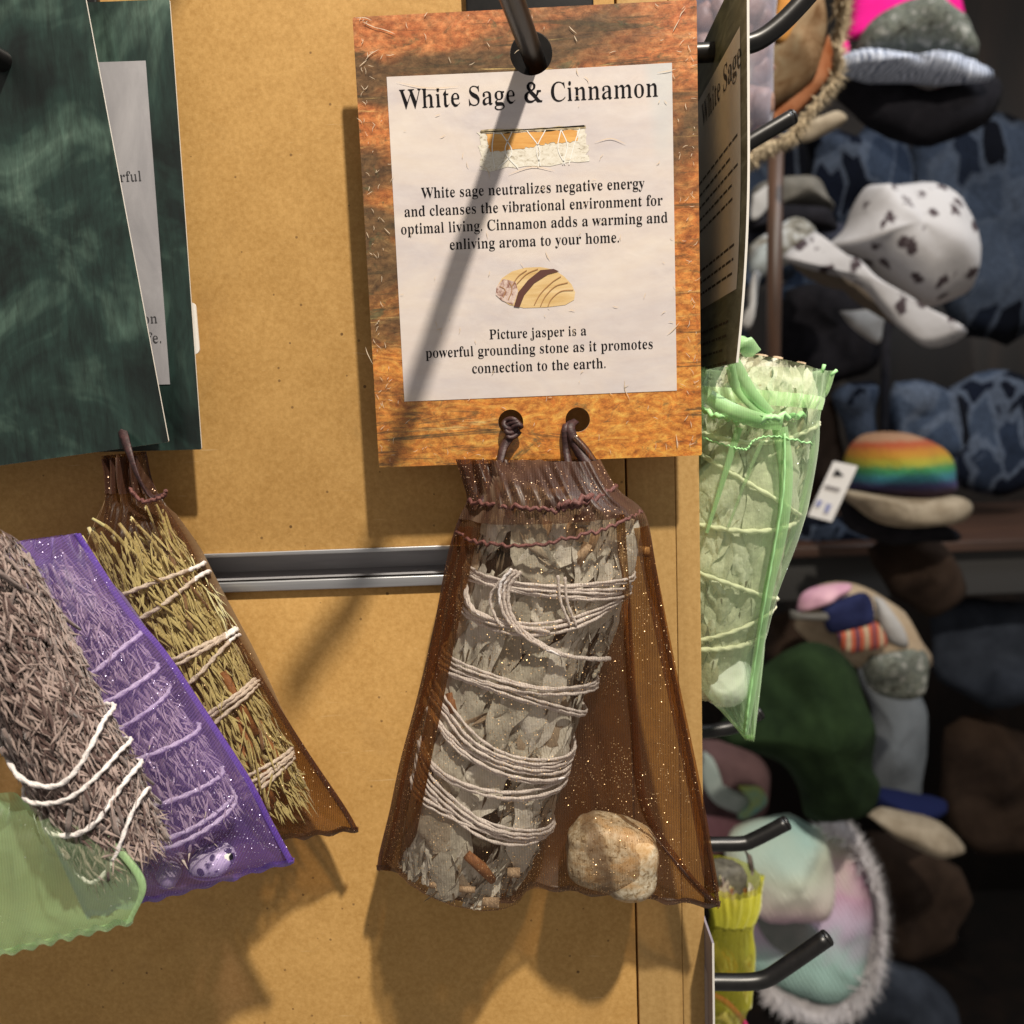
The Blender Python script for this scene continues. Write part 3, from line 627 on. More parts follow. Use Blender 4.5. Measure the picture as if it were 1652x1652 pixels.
# ------------------------------------------------------------------ pouches
def bag(name, label, cat, Lp, Rp, Ym, mats, contents=(), pill=.010, back=.012, folds=.0010, nf=9, seed=1, ncol=64, nrow=90, group=None, hem=True, seamr=.0009, ymax=None, backpill=None, neck=None, dense=None, bundles_clear=.0008):
    fab, den, bfab = (tuple(mats)+(mats[0],))[:3]
    Lw = spline([P(a, b, Ym) for a, b in Lp], 10); Rw = spline([P(a, b, Ym) for a, b in Rp], 10)
    t = thing(name, (Lw[-1]+Rw[-1])/2, label, cat, group)
    base = [[lerp_poly(Lw, j/nrow).lerp(lerp_poly(Rw, j/nrow), i/ncol) for i in range(ncol+1)] for j in range(nrow+1)]
    H = np.zeros((nrow+1, ncol+1)); HB = np.zeros_like(H); low = np.full_like(H, -1.); lowb = np.full_like(H, -1.)
    for j in range(nrow+1):
        tj = j/nrow; env = min(1, .35+tj*2.2)*min(1, (1-tj)*9+.12)
        for i in range(ncol+1):
            u = i/ncol*2-1; e = max(0, 1-u*u)**.55
            H[j, i] = pill*env*e; HB[j, i] = (backpill or back*.7)*env*e
            for c in contents:
                h = c(base[j][i], Ym)
                if h: low[j, i] = max(low[j, i], h[0]+bundles_clear); lowb[j, i] = max(lowb[j, i], h[1]+.0012)
    H = np.maximum(H, low); HB = np.maximum(HB, lowb)
    for _ in range(14):
        for A, lo in ((H, low), (HB, lowb)):
            s_ = A.copy(); s_[1:-1, 1:-1] = (A[:-2, 1:-1]+A[2:, 1:-1]+A[1:-1, :-2]+A[1:-1, 2:])*.25
            s_[:, 0] = 0; s_[:, -1] = 0; s_[-1, :] = A[-1, :]; A[:] = np.maximum(s_, lo*.98)
    rr = random.Random(seed); k1 = [rr.uniform(0, 6.3) for _ in range(4)]
    for j in range(nrow+1):
        tj = j/nrow; amp = folds*(.25+1.6*max(0, 1-tj*2.6)+(neck(tj) if neck else 0))
        for i in range(ncol+1):
            u = i/ncol; e = min(1, 8*u*(1-u))
            d = amp*e*(math.sin(nf*2*math.pi*u+k1[0]+2*tj)+.6*math.sin(nf*3.7*u+k1[1]-5*tj)+.5*noise.noise(Vector((u*5, tj*7, seed))))
            q_ = base[j][i]; d += e*folds*.55*(noise.noise(Vector((q_.x*55+seed, q_.z*22, 0)))+.6*noise.noise(Vector((q_.x*120+q_.z*70, q_.z*50-q_.x*20, seed))))
            if low[j, i] > 0: d = abs(d)*.6
            H[j, i] = max(.0002, H[j, i]+d) if 0 < i < ncol else 0
            HB[j, i] = max(.0002, HB[j, i]-d*.4) if 0 < i < ncol else 0
    HB = np.minimum(HB, (ymax or 9)-Ym-.0003)
    def sheet(nm, Z, s_, m):
        v = [(base[j][i].x, Ym-s_*Z[j, i], base[j][i].z) for j in range(nrow+1) for i in range(ncol+1)]
        f = [(j*(ncol+1)+i, j*(ncol+1)+i+1, (j+1)*(ncol+1)+i+1, (j+1)*(ncol+1)+i) for j in range(nrow) for i in range(ncol)]
        return mk(nm, v, f, m, t)
    fr = sheet('front_fabric', H, 1, fab); sheet('back_fabric', HB, -1, bfab)
    if dense:      # second layer of the turned-over casing round the neck
        j0, j1 = int(dense[0]*nrow), int(dense[1]*nrow)
        v = [(base[j][i].x, Ym-H[j, i]-.0005-.0004*math.sin(i*.9), base[j][i].z) for j in range(j0, j1+1) for i in range(ncol+1)]
        f = [(j*(ncol+1)+i, j*(ncol+1)+i+1, (j+1)*(ncol+1)+i+1, (j+1)*(ncol+1)+i) for j in range(j1-j0) for i in range(ncol)]
        mk('casing', v, f, den, t)
    # rolled side seams and bottom hem
    for A in (Lw, Rw):
        w_ = .0012; inn = (sum((q for q in (Lw if A is Rw else Rw)), Vector())/len(Lw))
        v = []; f = []
        for k, p in enumerate(A):
            d = (inn-p); d.y = 0; d.z = 0; d = d.normalized()*w_
            v += [p+Vector((0, -.0003, 0)), p+d+Vector((0, -.0016, 0)), p+d*1.15+Vector((0, .0004, 0))]
        for k in range(len(A)-1): f += [(3*k, 3*k+1, 3*k+4, 3*k+3), (3*k+1, 3*k+2, 3*k+5, 3*k+4)]
        mk('side_seam', v, f, den, t)
    if hem:
        v = []; f = []; bot = base[-1]
        for k, p in enumerate(bot):
            wv = .0006*math.sin(k*.9)+.0005*noise.noise(p*300)
            v += [p+Vector((0, -H[-1, k]*.5, -.0006+wv)), p+Vector((0, -H[-1, k]-.0008, .0018+wv)), p+Vector((0, .0008, .0004))]
        for k in range(len(bot)-1): f += [(3*k, 3*k+1, 3*k+4, 3*k+3), (3*k+3, 3*k+5, 3*k+2, 3*k)]
        mk('hem', v, f, den, t)
    t['_'] = 1; del t['_']
    return t, base, H, Ym
def stitch(t, px, H_Y, m, r=.0003, name='stitching', amp=.0003, wob=900, n=10):
    p = spline([P(a, b, H_Y(a, b)) for a, b in px], n)
    p = [q+Vector((0, amp*math.sin(k*1.7), amp*math.sin(k*2.3)+noise.noise(q*400)*amp*2)) for k, q in enumerate(p)]
    return MB().tube(p, r, 6).build(name, m, t)
def ribbon(pts, w_, m, parent, name='ribbon', th=.0002, twist=0, ridge=.25, n=10, dirn=Vector((1, 0, 0))):
    p = spline(pts, n); v = []; f = []
    for k, q in enumerate(p):
        T = (p[min(k+1, len(p)-1)]-p[max(k-1, 0)]).normalized(); s_ = dirn-T*dirn.dot(T)
        s_.normalize(); nn = T.cross(s_); a = twist*k/len(p); s2 = s_*math.cos(a)+nn*math.sin(a); n2 = T.cross(s2)
        ww = w_ if not callable(w_) else w_(k/(len(p)-1))
        for u, d in ((-1, 0), (0, ridge), (1, 0)): v += [q+s2*u*ww/2+n2*(th+d*ww), q+s2*u*ww/2-n2*(th-d*ww)]
    for k in range(len(p)-1):
        a = 6*k; b = a+6; f += [(a, a+2, b+2, b), (a+2, a+4, b+4, b+2), (a+1, b+1, b+3, a+3), (a+3, b+3, b+5, a+5), (a, b, b+1, a+1), (a+4, a+5, b+5, b+4)]
    return mk(name, v, f, m, parent)
def stone(name, label, px, py, Y, size, m, seed, planes=8, parent=None, rot=0, group=None, ampl=.06, crease=0, block=0):
    c = P(px, py, Y); bm = bmesh.new(); bmesh.ops.create_icosphere(bm, subdivisions=5, radius=1); rr = random.Random(seed)
    pl = [(Vector([rr.gauss(0, 1) for _ in range(3)]).normalized(), rr.uniform(.74, .93)*(1.12 if block else 1)) for _ in range(planes)]
    for v in bm.verts:
        p = v.co.copy()
        if block: p = p*((abs(p.x)**block+abs(p.y)**block+abs(p.z+.15*p.x)**block)**(-1/block))*(.93-.05*p.z)
        for n_, d in pl:
            e = p.dot(n_)-d
            if e > 0: p -= n_*e*.85
        if crease: e_ = p.x+.25*p.z+.22+.10*noise.noise(v.co*2.5); p *= 1-crease*(1/(1+math.exp(e_*16)))-.04*math.exp(-(e_*9)**2)
        p *= 1+ampl*noise.noise(v.co*1.6+Vector((seed, 0, 0)))+ampl*.35*noise.noise(v.co*5)
        a = rot; x, z = p.x*size[0], p.z*size[2]
        v.co = Vector((x*math.cos(a)-z*math.sin(a), p.y*size[1], x*math.sin(a)+z*math.cos(a)))
    me = bpy.data.meshes.new(name); bm.to_mesh(me); bm.free(); me.polygons.foreach_set('use_smooth', [True]*len(me.polygons)); me.materials.append(m)
    o = link(name, me); o.location = c; tag(o, label, 'stone', group)
    def h(p, Ym, c=c, s_=size):
        d = ((p.x-c.x)/s_[0])**2+((p.z-c.z)/s_[2])**2
        if d >= 1: return None
        q = s_[1]*math.sqrt(1-d); return (Ym-c.y+q, c.y+q-Ym)
    return o, h

# ---- main bundle of white sage
B = Bundle((922, 800), (742, 1398), .2430, [(0, .0185), (.12, .0212), (.3, .0215), (.5, .0200), (.65, .0205), (.82, .0198), (.93, .0185), (1, .0165)], squash=.72)
sage = thing('sage_bundle', B.c(1), 'thick grey white sage bundle bound with white cotton inside the middle brown pouch', 'herb bundle')
B.core(CORE_G, sage)
cover(B, sage, 66, 4, SAGE, (.014, .024), (.005, .010), .40, (-.0016, -.0002))
cover(B, sage, 84, 3, SAGE, (.022, .036), (.0080, .0145), .24, (-.0009, .0012))
SHADE_BITS = m_noise('crevice_shade_bits', [(.3, (.05, .035, .02)), (.7, (.17, .13, .085))], 500)  # dark slivers that paint shaded crevices between the leaves
crumbs(B, sage, 130, 21, SHADE_BITS, (.003, .009), .0005, .30, (.0004, .0016))
cover(B, sage, 30, 6, SAGE, (.012, .020), (.0022, .0040), .6, (.0004, .0014))
cover(B, sage, 40, 8, SAGE, (.012, .022), (.0025, .0055), .25, (-.0010, .0012), tr=(.93, 1.0))
rr = random.Random(9)
for i in range(14):     # cut stems showing at the upper end
    a = rr.uniform(.2, 3.0); p = B.S(rr.uniform(.01, .12), a, rr.uniform(.0005, .0022))
    MB().tube([p, p+B.ax*rr.uniform(.003, .007)+Vector((rr.uniform(-1, 1), 0, rr.uniform(-.5, .5)))*.002], rr.uniform(.0008, .0019), 7).build('stem', STEM, sage)
for i, (x_, y_) in enumerate(((836, 797), (888, 796), (925, 836), (1012, 884), (815, 1403), (700, 1423), (742, 1425), (775, 1448))):
    t_, th_ = B.frompx(x_, y_); p = B.S(t_, th_, .0022)
    MB().tube([p, p+Vector((.0030+.002*rr.random(), 0, rr.uniform(-.001, .001)))], rr.uniform(.0009, .0016), 7).build('stem', STEM, sage)
t_, th_ = B.frompx(755, 1370); a_ = B.S(t_, th_, .003); t_, th_ = B.frompx(790, 1412); b_ = B.S(t_, th_, .003)
MB().tube([a_, a_.lerp(b_, .5)+Vector((.0006, 0, 0)), b_], lambda u: .0018*(1-.5*abs(u-.4)), 8).build('bark_chip', CINN, sage)
t_, th_ = B.frompx(735, 1118); a_ = B.S(t_, th_, .002); t_, th_ = B.frompx(738, 1150); b_ = B.S(t_, th_, .002)
MB().tube([a_, b_], .0016, 8).build('bark_chip', CINN, sage)
for L_, M_, R_, n in (((772, 925), (900, 948), (1030, 938), 4), ((775, 930), (885, 958), (1028, 958), 2), ((765, 985), (880, 1012), (1026, 958), 3),
                      ((740, 1073), (850, 1104), (976, 1106), 4), ((735, 1085), (850, 1122), (960, 1152), 3), ((725, 1120), (850, 1222), (930, 1208), 4),
                      ((718, 1150), (815, 1240), (925, 1232), 3), ((700, 1205), (810, 1282), (915, 1243), 3), ((684, 1215), (790, 1328), (893, 1337), 4), ((668, 1250), (775, 1322), (888, 1330), 3)):
    wrap(B, sage, L_, M_, R_, n, seed=n)
strand(B, sage, [(845, 918), (828, 945), (828, 985), (850, 1018), (895, 1045), (945, 1056), (985, 1062)], 3, .0010)
strand(B, sage, [(903, 925), (905, 965), (915, 1000)], 2, .0018, r=.0004)
strand(B, sage, [(835, 920), (808, 960), (812, 995), (820, 1008)], 1, r=.0004)
strand(B, sage, [(765, 940), (775, 975), (800, 995), (880, 1012)], 2)

# ---- picture jasper pebble
STONE = m_noise('jasper_pebble', [(.34, (.13, .085, .045)), (.43, (.38, .29, .175)), (.54, (.52, .44, .31)), (.70, (.68, .61, .47))], 620, .5, det=7, bump=.35, bd=.0004, dist=.6)
g = G(STONE); a_ = g.noise(g.co((60, 60, 130), (0, .5, 0)), 1, 4, .6, .5)
g.set(Base_Color=g.mix(g.math('MULTIPLY', g.step(a_, .47, .60), .6), STONE.node_tree.nodes['Principled BSDF'].inputs['Base Color'].links[0].from_socket, (.56, .32, .12)))
bs_ = STONE.node_tree.nodes['Principled BSDF'].inputs['Base Color'].links[0].from_socket; sx_ = g.n('ShaderNodeSeparateXYZ', {0: g.co((1, 1, 1), (0, .25, 0))}).outputs[0]
sx_ = g.math('ADD', sx_, g.math('MULTIPLY', g.math('SUBTRACT', g.noise(g.co(), 130, 3), .5), .006)); bd_ = g.math('MULTIPLY', g.step(g.math('ABSOLUTE', g.math('ADD', sx_, .0035)), .0034, .0016), .72)
g.set(Base_Color=g.mix(bd_, bs_, (.16, .10, .055)))
so, sh = stone('jasper_stone', 'rounded tan and rust speckled stone at the bottom right of the middle pouch', 984, 1376, .2455, (.0162, .0105, .0124), STONE, 14, planes=5, rot=-.10, crease=.09, ampl=.06, block=3.6)
Lp = [(735, 741), (746, 775), (753, 806), (742, 832), (733, 856), (720, 905), (702, 1000), (684, 1080), (665, 1155), (645, 1230), (628, 1310), (612, 1375), (608, 1402)]
Rp = [(968, 741), (985, 772), (1003, 795), (1030, 815), (1045, 840), (1056, 900), (1070, 985), (1085, 1065), (1102, 1150), (1120, 1235), (1137, 1320), (1152, 1400), (1162, 1462)]
pouch, base, Hm, Ym = bag('organza_pouch', 'sheer brown pouch with gold flecks hanging from the orange bordered card', 'pouch', Lp, Rp, .2465, (ORG_BROWN, ORG_BROWN_D, ORG_BROWN_B), (B.height, sh), pill=.0075, back=.013, folds=.0015, nf=8, seed=2, ymax=WALL, dense=(.0, .27))
def surf(base, H, Ym):
    """distance of the pouch's front sheet along the ray through a photograph pixel"""
    A = np.array([[(q.x/(Ym-H[j, i]), q.z/(Ym-H[j, i])) for i, q in enumerate(row)] for j, row in enumerate(base)])
    def f(px, py):
        q = P(px, py, 1.0); d = (A[..., 0]-q.x)**2+(A[..., 1]-q.z)**2; j, i = np.unravel_index(int(np.argmin(d)), d.shape); return Ym-H[j, i]
    return f
sf = surf(base, Hm, Ym)
stitch(pouch, [(755, 808), (790, 815), (850, 820), (900, 822), (945, 812), (992, 788)], lambda a, b: sf(a, b)-.0012, THREAD_BR, .0006, amp=.0005)
stitch(pouch, [(900, 818), (945, 806), (994, 786)], lambda a, b: sf(a, b)-.0016, THREAD_BR, .0009, 'drawstring', amp=.0007)
stitch(pouch, [(735, 858), (770, 874), (830, 881), (900, 872), (960, 858), (1010, 838), (1036, 826)], lambda a, b: sf(a, b)-.0012, THREAD_BR, .0005, amp=.0004)
# lengthwise crease of doubled cloth on the right side and the seam along the left
for pxs, ww in ((((1000, 830), (1012, 1000), (1022, 1150), (1040, 1300), (1100, 1400), (1150, 1455)), .0026), (((1034, 850), (1056, 960), (1084, 1100), (1122, 1280), (1150, 1440)), .0042), (((762, 850), (730, 1000), (706, 1120), (686, 1220), (664, 1330), (650, 1408)), .0040), (((748, 850), (712, 1000), (690, 1110), (664, 1210), (640, 1330), (622, 1404)), .0030)):
    ribbon([P(a, b, sf(a, b)-.0007) for a, b in pxs], ww, ORG_BROWN_C, pouch, 'crease', n=10, ridge=.06, th=.00005)
ribbon([P(a, b, sf(a, b)-.0009) for a, b in ((1046, 1338), (1085, 1385), (1120, 1425), (1155, 1458))], lambda u: .0002+.0012*u, ORG_BROWN_D, pouch, 'crease', n=10)
# ribbons that tie the pouch to the two punched holes
yk = CARD-.0012
rb = thing('tie_ribbon', P(824, 690, yk), 'dark brown ribbon knotted through the left lower hole of the orange card', 'ribbon', 'ribbons tying the brown pouch')
ribbon([P(822, 676, CARD+.002), P(829, 682, yk), P(824, 702, yk-.001), P(812, 722, yk-.002), P(806, 745, yk-.004), P(790, 790, yk-.007), P(775, 812, yk-.009)], .0030, RIBBON_BR, rb, 'strand', twist=1.1)
kn = MB()
for k in range(3):
    c = P(824+k*3, 684+k*6, yk-.0008-.0004*k); a = [c+Vector((.0021*math.cos(q), -.0008*math.sin(2*q), .0015*math.sin(q)+.0006*k*math.cos(q))) for q in np.linspace(0, 5.6, 14)]
    kn.tube(a, .0008, 7)
kn.build('knot', RIBBON_BR, rb)
rb2 = thing('tie_ribbon', P(930, 690, yk), 'dark brown ribbon slanting down from the right lower hole of the orange card', 'ribbon', 'ribbons tying the brown pouch')
ribbon([P(926, 680, CARD+.002), P(919, 690, yk), P(926, 712, yk-.001), P(940, 738, yk-.003), P(962, 772, yk-.006), P(985, 798, yk-.009)], .0032, RIBBON_BR, rb2, 'strand', twist=.7)
ribbon([P(920, 682, CARD+.002), P(913, 692, yk+.0002), P(914, 725, yk), P(917, 760, yk-.003), P(905, 812, yk-.007)], lambda u: .0028*(1-.3*u), RIBBON_BR, rb2, 'strand', twist=-.5)
ribbon([P(926, 705, yk-.0014), P(945, 726, yk-.003), P(968, 760, yk-.005), P(990, 792, yk-.008)], .0022, ORG_BROWN_D, rb2, 'strand', twist=.4)

# ------------------------------------------------------------------ left group: dark green cards, brown pouch, purple pouch, pale green pouch
def tilt_card(x0, x1, z0, z1, y, ang, piv):
    Mx = Matrix.Translation(Vector((piv[0], y, piv[1]))) @ Matrix.Rotation(R(ang), 4, 'Y') @ Matrix.Translation(Vector((-piv[0], -y, -piv[1]))); return Mx
yb = .2500
g2 = thing('hang_card', (-.15, yb, .05), 'rear dark green marbled card with a grey text label at the left', 'card', 'dark green marbled cards')
xr = -.0995; Mi = tilt_card(0, 0, 0, 0, yb, .80, (xr, .06))
plate('card_sheet', [rect(xr-.0984, -.0075, xr, .122, .0005), circ(xr-.0505, .1105, .006)], yb, yb+.0006, (GMAR, WHITE), g2, Mi)
plate('grey_label', [rect(xr-.0905, .0125, xr-.0082, .1055)], yb-.0002, yb-.00005, (GLAB, GLAB), g2, Mi)
q = P(229, 292, yb); text('body_text', 'powerful', q.x-.0155, q.x, q.z, GINK, g2, yb-.0003)
q = P(255, 521, yb); text('body_text', 'protection', q.x-.0185, q.x, q.z, GINK, g2, yb-.0003)
q = P(261, 553, yb); text('body_text', 'life.', q.x-.0068, q.x, q.z, GINK, g2, yb-.0003)
o = plate('white_tab', [rect(-.1125, .0215, -.0990, .0368, .0014)], yb+.0012, yb+.0018, (WHITE, WHITE), None); tag(o, 'white rounded card corner peeking out behind the dark green card', 'card'); o.name = 'white_card'
yf = .2415
g1 = thing('hang_card', (-.17, yf, .05), 'front dark green marbled card hanging askew at the left edge', 'card', 'dark green marbled cards')
e1, e2 = P(204, 350, yf), P(272, 713, yf); ang = math.degrees(math.atan2(e2.x-e1.x, e1.z-e2.z))
Mi = tilt_card(0, 0, 0, 0, yf, -ang, (e2.x, e2.z))
plate('card_sheet', [rect(e2.x-.0984, e2.z, e2.x, e2.z+.1295, .0005), circ(e2.x-.0490, e2.z+.1180, .006)], yf, yf+.0006, (GMAR, WHITE), g1, Mi)

# brown pouch on the left with a cedar bundle
B2 = Bundle((205, 860), (438, 1300), .2460, [(0, .0100), (.15, .0125), (.5, .0125), (.85, .0105), (1, .0085)], squash=.78)
ced = thing('cedar_bundle', B2.c(1), 'slim yellow green cedar bundle with brown stems inside the left brown pouch', 'herb bundle')
B2.core(CORE, ced)
tw = [twig_mesh('cedar_twig_piece', random.uniform(.020, .038), random.uniform(.0004, .0009), TWIG, k) for k in range(14)]
TWIG_Y = m_leaf('cedar_bits', (.46, .43, .20), (.58, .53, .29), (.30, .20, .12))
crumbs(B2, ced, 1300, 8, TWIG_Y, (.004, .011), .0005, .3)
leaves(B2, ced, tw, 260, 12, .22, (-.0010, .0012), th=(-.5, math.pi+.4), tr=(-.08, 1.0), name='twig')
for i in range(9):
    t_ = .62+.38*random.random(); a = random.uniform(.3, 2.4); p = B2.S(t_, a, .001)
    MB().tube([p-B2.ax*.012, p, p+B2.ax*.010], .0012, 7).build('stem', CINN, ced)
for L_, M_, R_, n in (((170, 975), (225, 948), (296, 925), 1), ((175, 1010), (240, 990), (303, 938), 1), ((225, 1095), (295, 1060), (352, 1032), 2), ((240, 1130), (310, 1100), (352, 1042), 1), ((290, 1180), (350, 1145), (392, 1112), 2), ((300, 1205), (362, 1160), (385, 1125), 1), ((360, 1275), (420, 1250), (450, 1228), 3), ((380, 1290), (425, 1268), (455, 1235), 1)):
    wrap(B2, ced, L_, M_, R_, n, seed=n+3, dr=.0028, r=.00062)
bag('organza_pouch', 'left brown sheer pouch hanging under the dark green cards', 'pouch',
    [(168, 735), (172, 790), (168, 860), (175, 960), (195, 1060), (225, 1170), (262, 1270), (300, 1370)],
    [(236, 728), (252, 790), (300, 868), (352, 968), (430, 1105), (492, 1205), (556, 1300), (578, 1338)], .2480, (ORG_BROWN_L, ORG_BROWN_D, ORG_BROWN_B), (B2.height,), pill=.0085, folds=.0012, nf=5, seed=5, ymax=WALL, ncol=48, nrow=80, dense=(.02, .16))
rb3 = thing('tie_ribbon', P(215, 720, .240), 'dark brown ribbon below the front green card at the left', 'ribbon')
ribbon([P(196, 690, .243), P(207, 725, .237), P(222, 765, .235), P(244, 800, .236), P(262, 800, .236)], .0026, RIBBON_BR, rb3, 'strand', twist=2)
bb = rb3; stitch(bb, [(208, 790), (232, 810), (262, 802), (268, 792)], lambda a, b: .2345, THREAD_BR, .0006, 'drawstring')

# purple pouch
B3 = Bundle((28, 950), (298, 1345), .2250, [(0, .0140), (.2, .0185), (.7, .018), (1, .0150)], squash=.55)
lav = thing('herb_bundle', B3.c(1), 'grey brown bundle with pale strings seen through the purple pouch', 'herb bundle')
B3.core(CORE, lav)
tg = [twig_mesh('dry_twig_piece', random.uniform(.016, .030), random.uniform(.0003, .0007), TWIG_G, k+90) for k in range(14)]
TWIG_L = m_leaf('pale_lavender_bits', (.36, .30, .28), (.50, .43, .40), (.30, .22, .20))
crumbs(B3, lav, 1800, 7, TWIG_L, w_=.0004, dr=(.0004, .0018))
leaves(B3, lav, tg, 230, 22, .25, (-.0010, .0014), th=(-.4, math.pi+.3), tr=(-.05, 1.0), name='twig')
for i, (L_, M_, R_, n) in enumerate((((40, 1060), (130, 1090), (250, 1010), 1), ((60, 1100), (180, 1110), (280, 1065), 1), ((90, 1160), (215, 1150), (312, 1095), 1), ((120, 1230), (250, 1190), (345, 1165), 1), ((150, 1290), (280, 1265), (385, 1235), 1), ((180, 1330), (320, 1310), (400, 1275), 1), ((190, 1345), (325, 1325), (405, 1285), 1))):
    wrap(B3, lav, L_, M_, R_, n, seed=i, dr=.0028, r=.00060)
DALM = mat('dalmatian_stone', rough=.35); g = G(DALM); vo = g.vor(g.co(), 330); nn_ = g.noise(g.co(), 500, 3)
dd = g.math('ADD', vo.outputs[0], g.math('MULTIPLY', nn_, .35))
g.set(Base_Color=g.mix(g.step(dd, .60, .68), (.006, .006, .012), (.72, .70, .66)))
s1, h1 = stone('spotted_stone', 'white stone with black spots at the bottom of the purple pouch', 342, 1389, .2225, (.0072, .0058, .0046), DALM, 8, planes=5, rot=.30)
s2, h2 = stone('white_stone', 'small plain whitish stone left of the spotted stone', 272, 1411, .2195, (.0036, .0034, .0040), mat('milky_stone', (.66, .62, .60), .3), 11, planes=5)
bag('organza_pouch', 'glittering purple sheer pouch in front of the left brown pouch', 'pouch',
    [(-20, 880), (-30, 980), (-20, 1100), (30, 1250), (80, 1350), (140, 1480)],
    [(130, 860), (205, 975), (268, 1050), (330, 1142), (402, 1252), (440, 1325), (474, 1388)], .2285, (ORG_PURPLE, ORG_PURPLE_D, ORG_PURPLE_B), (B3.height, h1, h2), pill=.0085, folds=.0010, nf=6, seed=9, ncol=56, nrow=70, back=.01)

# pale green pouch with a lavender bundle, nearest at the left
B4 = Bundle((-60, 880), (200, 1372), .2010, [(0, .0095), (.3, .0105), (.75, .0105), (1, .0085)], squash=.85)
lv2 = thing('herb_bundle', B4.c(1), 'frayed grey lavender bundle tied with white string in front of the purple pouch', 'herb bundle')
B4.core(CORE, lv2)
crumbs(B4, lv2, 2600, 5, TWIG_L, w_=.00035); crumbs(B4, lv2, 1600, 6, TWIG_G, w_=.0004)
leaves(B4, lv2, tg, 290, 32, .28, (-.0008, .0016), th=(-.5, math.pi+.4), tr=(.02, 1.04), name='twig')
for i, (L_, M_, R_, n) in enumerate((((60, 1170), (160, 1230), (222, 1135), 1), ((80, 1250), (190, 1240), (238, 1190), 1), ((100, 1300), (205, 1300), (258, 1225), 1), ((130, 1390), (225, 1375), (268, 1262), 1))):
    wrap(B4, lv2, L_, M_, R_, n, seed=i, dr=.0030, r=.00060)
bag('organza_pouch', 'pale green sheer pouch whose corner shows at the bottom left', 'pouch',
    [(-150, 1250), (-160, 1330), (-150, 1420), (-90, 1560)], [(150, 1330), (196, 1366), (236, 1425), (214, 1486)], .1930, (ORG_GREEN, ORG_GREEN_D, ORG_GREEN_B), (), pill=.005, folds=.0013, nf=6, seed=19, ncol=70, nrow=44)

# ------------------------------------------------------------------ right side: grey card seen at a slant, green pouch, yellow pouch
def side_card(x, ynear, yfar, ztop, zbot, label, matf, labm, parts=True, lean=0):
    t = thing('side_card', (x, (ynear+yfar)/2, zbot), label, 'card')
    # local card (u,z) -> plane x = const, u runs from the far edge to the near edge
    Mx = Matrix(((0, 1, 0, x), (-1, 0, 0, yfar), (0, 0, 1, 0), (0, 0, 0, 1)))
    W = yfar-ynear
    N = 24; zs = [ztop+(zbot-ztop)*k/N for k in range(N+1)]
    def cx(z): s_ = (ztop-z)/(ztop-zbot); return -lean*max(0, s_-.45)**2
    lo = rect(0, zbot, W, ztop)
    v = []; f = []
    for k, z in enumerate(zs):
        c = cx(z); v += [(x+c, yfar, z), (x+c, ynear, z), (x+c+.0007, ynear, z), (x+c+.0007, yfar, z)]
    for k in range(N):
        a = 4*k; b = a+4; f += [(a, a+1, b+1, b), (a+1, a+2, b+2, b+1), (a+2, a+3, b+3, b+2), (a+3, a, b, b+3)]
    f += [(0, 3, 2, 1), (4*N, 4*N+1, 4*N+2, 4*N+3)]
    o = mk('card_sheet', v, f, [matf, WHITE], t, smooth=False)
    for k in range(N): o.data.polygons[4*k+1].material_index = 1
    zt, zb = ztop-.016, zbot+.022; v = []; f = []; M2 = 16
    for k in range(M2+1):
        z = zt+(zb-zt)*k/M2; c = cx(z)-.00012; v += [(x+c, yfar-.008, z), (x+c, ynear+.007, z)]
    for k in range(M2): a = 2*k; f.append((a, a+1, a+3, a+2))
    mk('pale_label', v, f, labm, t, smooth=False)
    if parts:
        rr = random.Random(3); mb = MB(); z = ztop-.045
        for row in range(14):
            if row in (5, 9): z -= .010; continue
            yy = yfar-.012-rr.uniform(0, .006)
            while yy > ynear+.012+rr.uniform(0, .008):
                l = rr.uniform(.002, .0065); c = cx(z)-.0002
                mb.add([(x+c, yy, z), (x+c, yy-l, z), (x+c, yy-l, z+.0008), (x+c, yy, z+.0008)], [(0, 1, 2, 3)]); yy -= l+.0012
            z -= .0042
        mb.build('body_text', GINK, t, smooth=False)
        yA = yfar-.014; me_ = text('title_text', 'White Sage', W*.26, W-.020, 0, GINK, t, 0)
        for v_ in me_.data.vertices: v_.co = Vector((x-.0003+cx(ztop-.027), yA-v_.co.x, ztop-.027+v_.co.z))
    return t
SG = m_noise('dark_sage_print', [(.3, (.06, .075, .055)), (.55, (.16, .19, .145)), (.75, (.30, .33, .27))], 1, .4, sc=(1, 60, 200), bump=0, dist=1)
SLAB = m_noise('grey_green_label', [(.3, (.64, .66, .64)), (.7, (.78, .79, .76))], 60, .45, bump=0)
side_card(P(1206, 250, .2440).x, .2440, .3420, P(1190, 0, .262).z+.004, P(1178, 587, .2500).z, 'grey green card seen at a steep slant, hung on the top right hook', SG, SLAB, lean=.012)
side_card(P(1149, 1550, .25).x, .2500, .3450, P(1150, 1462, .27).z, P(1150, 1452, .27).z-.13, 'grey card seen edge-on below the middle pouch corner', mat('violet_grey_print', (.22, .20, .24), .5), mat('violet_grey_label', (.33, .31, .35), .5), parts=False)

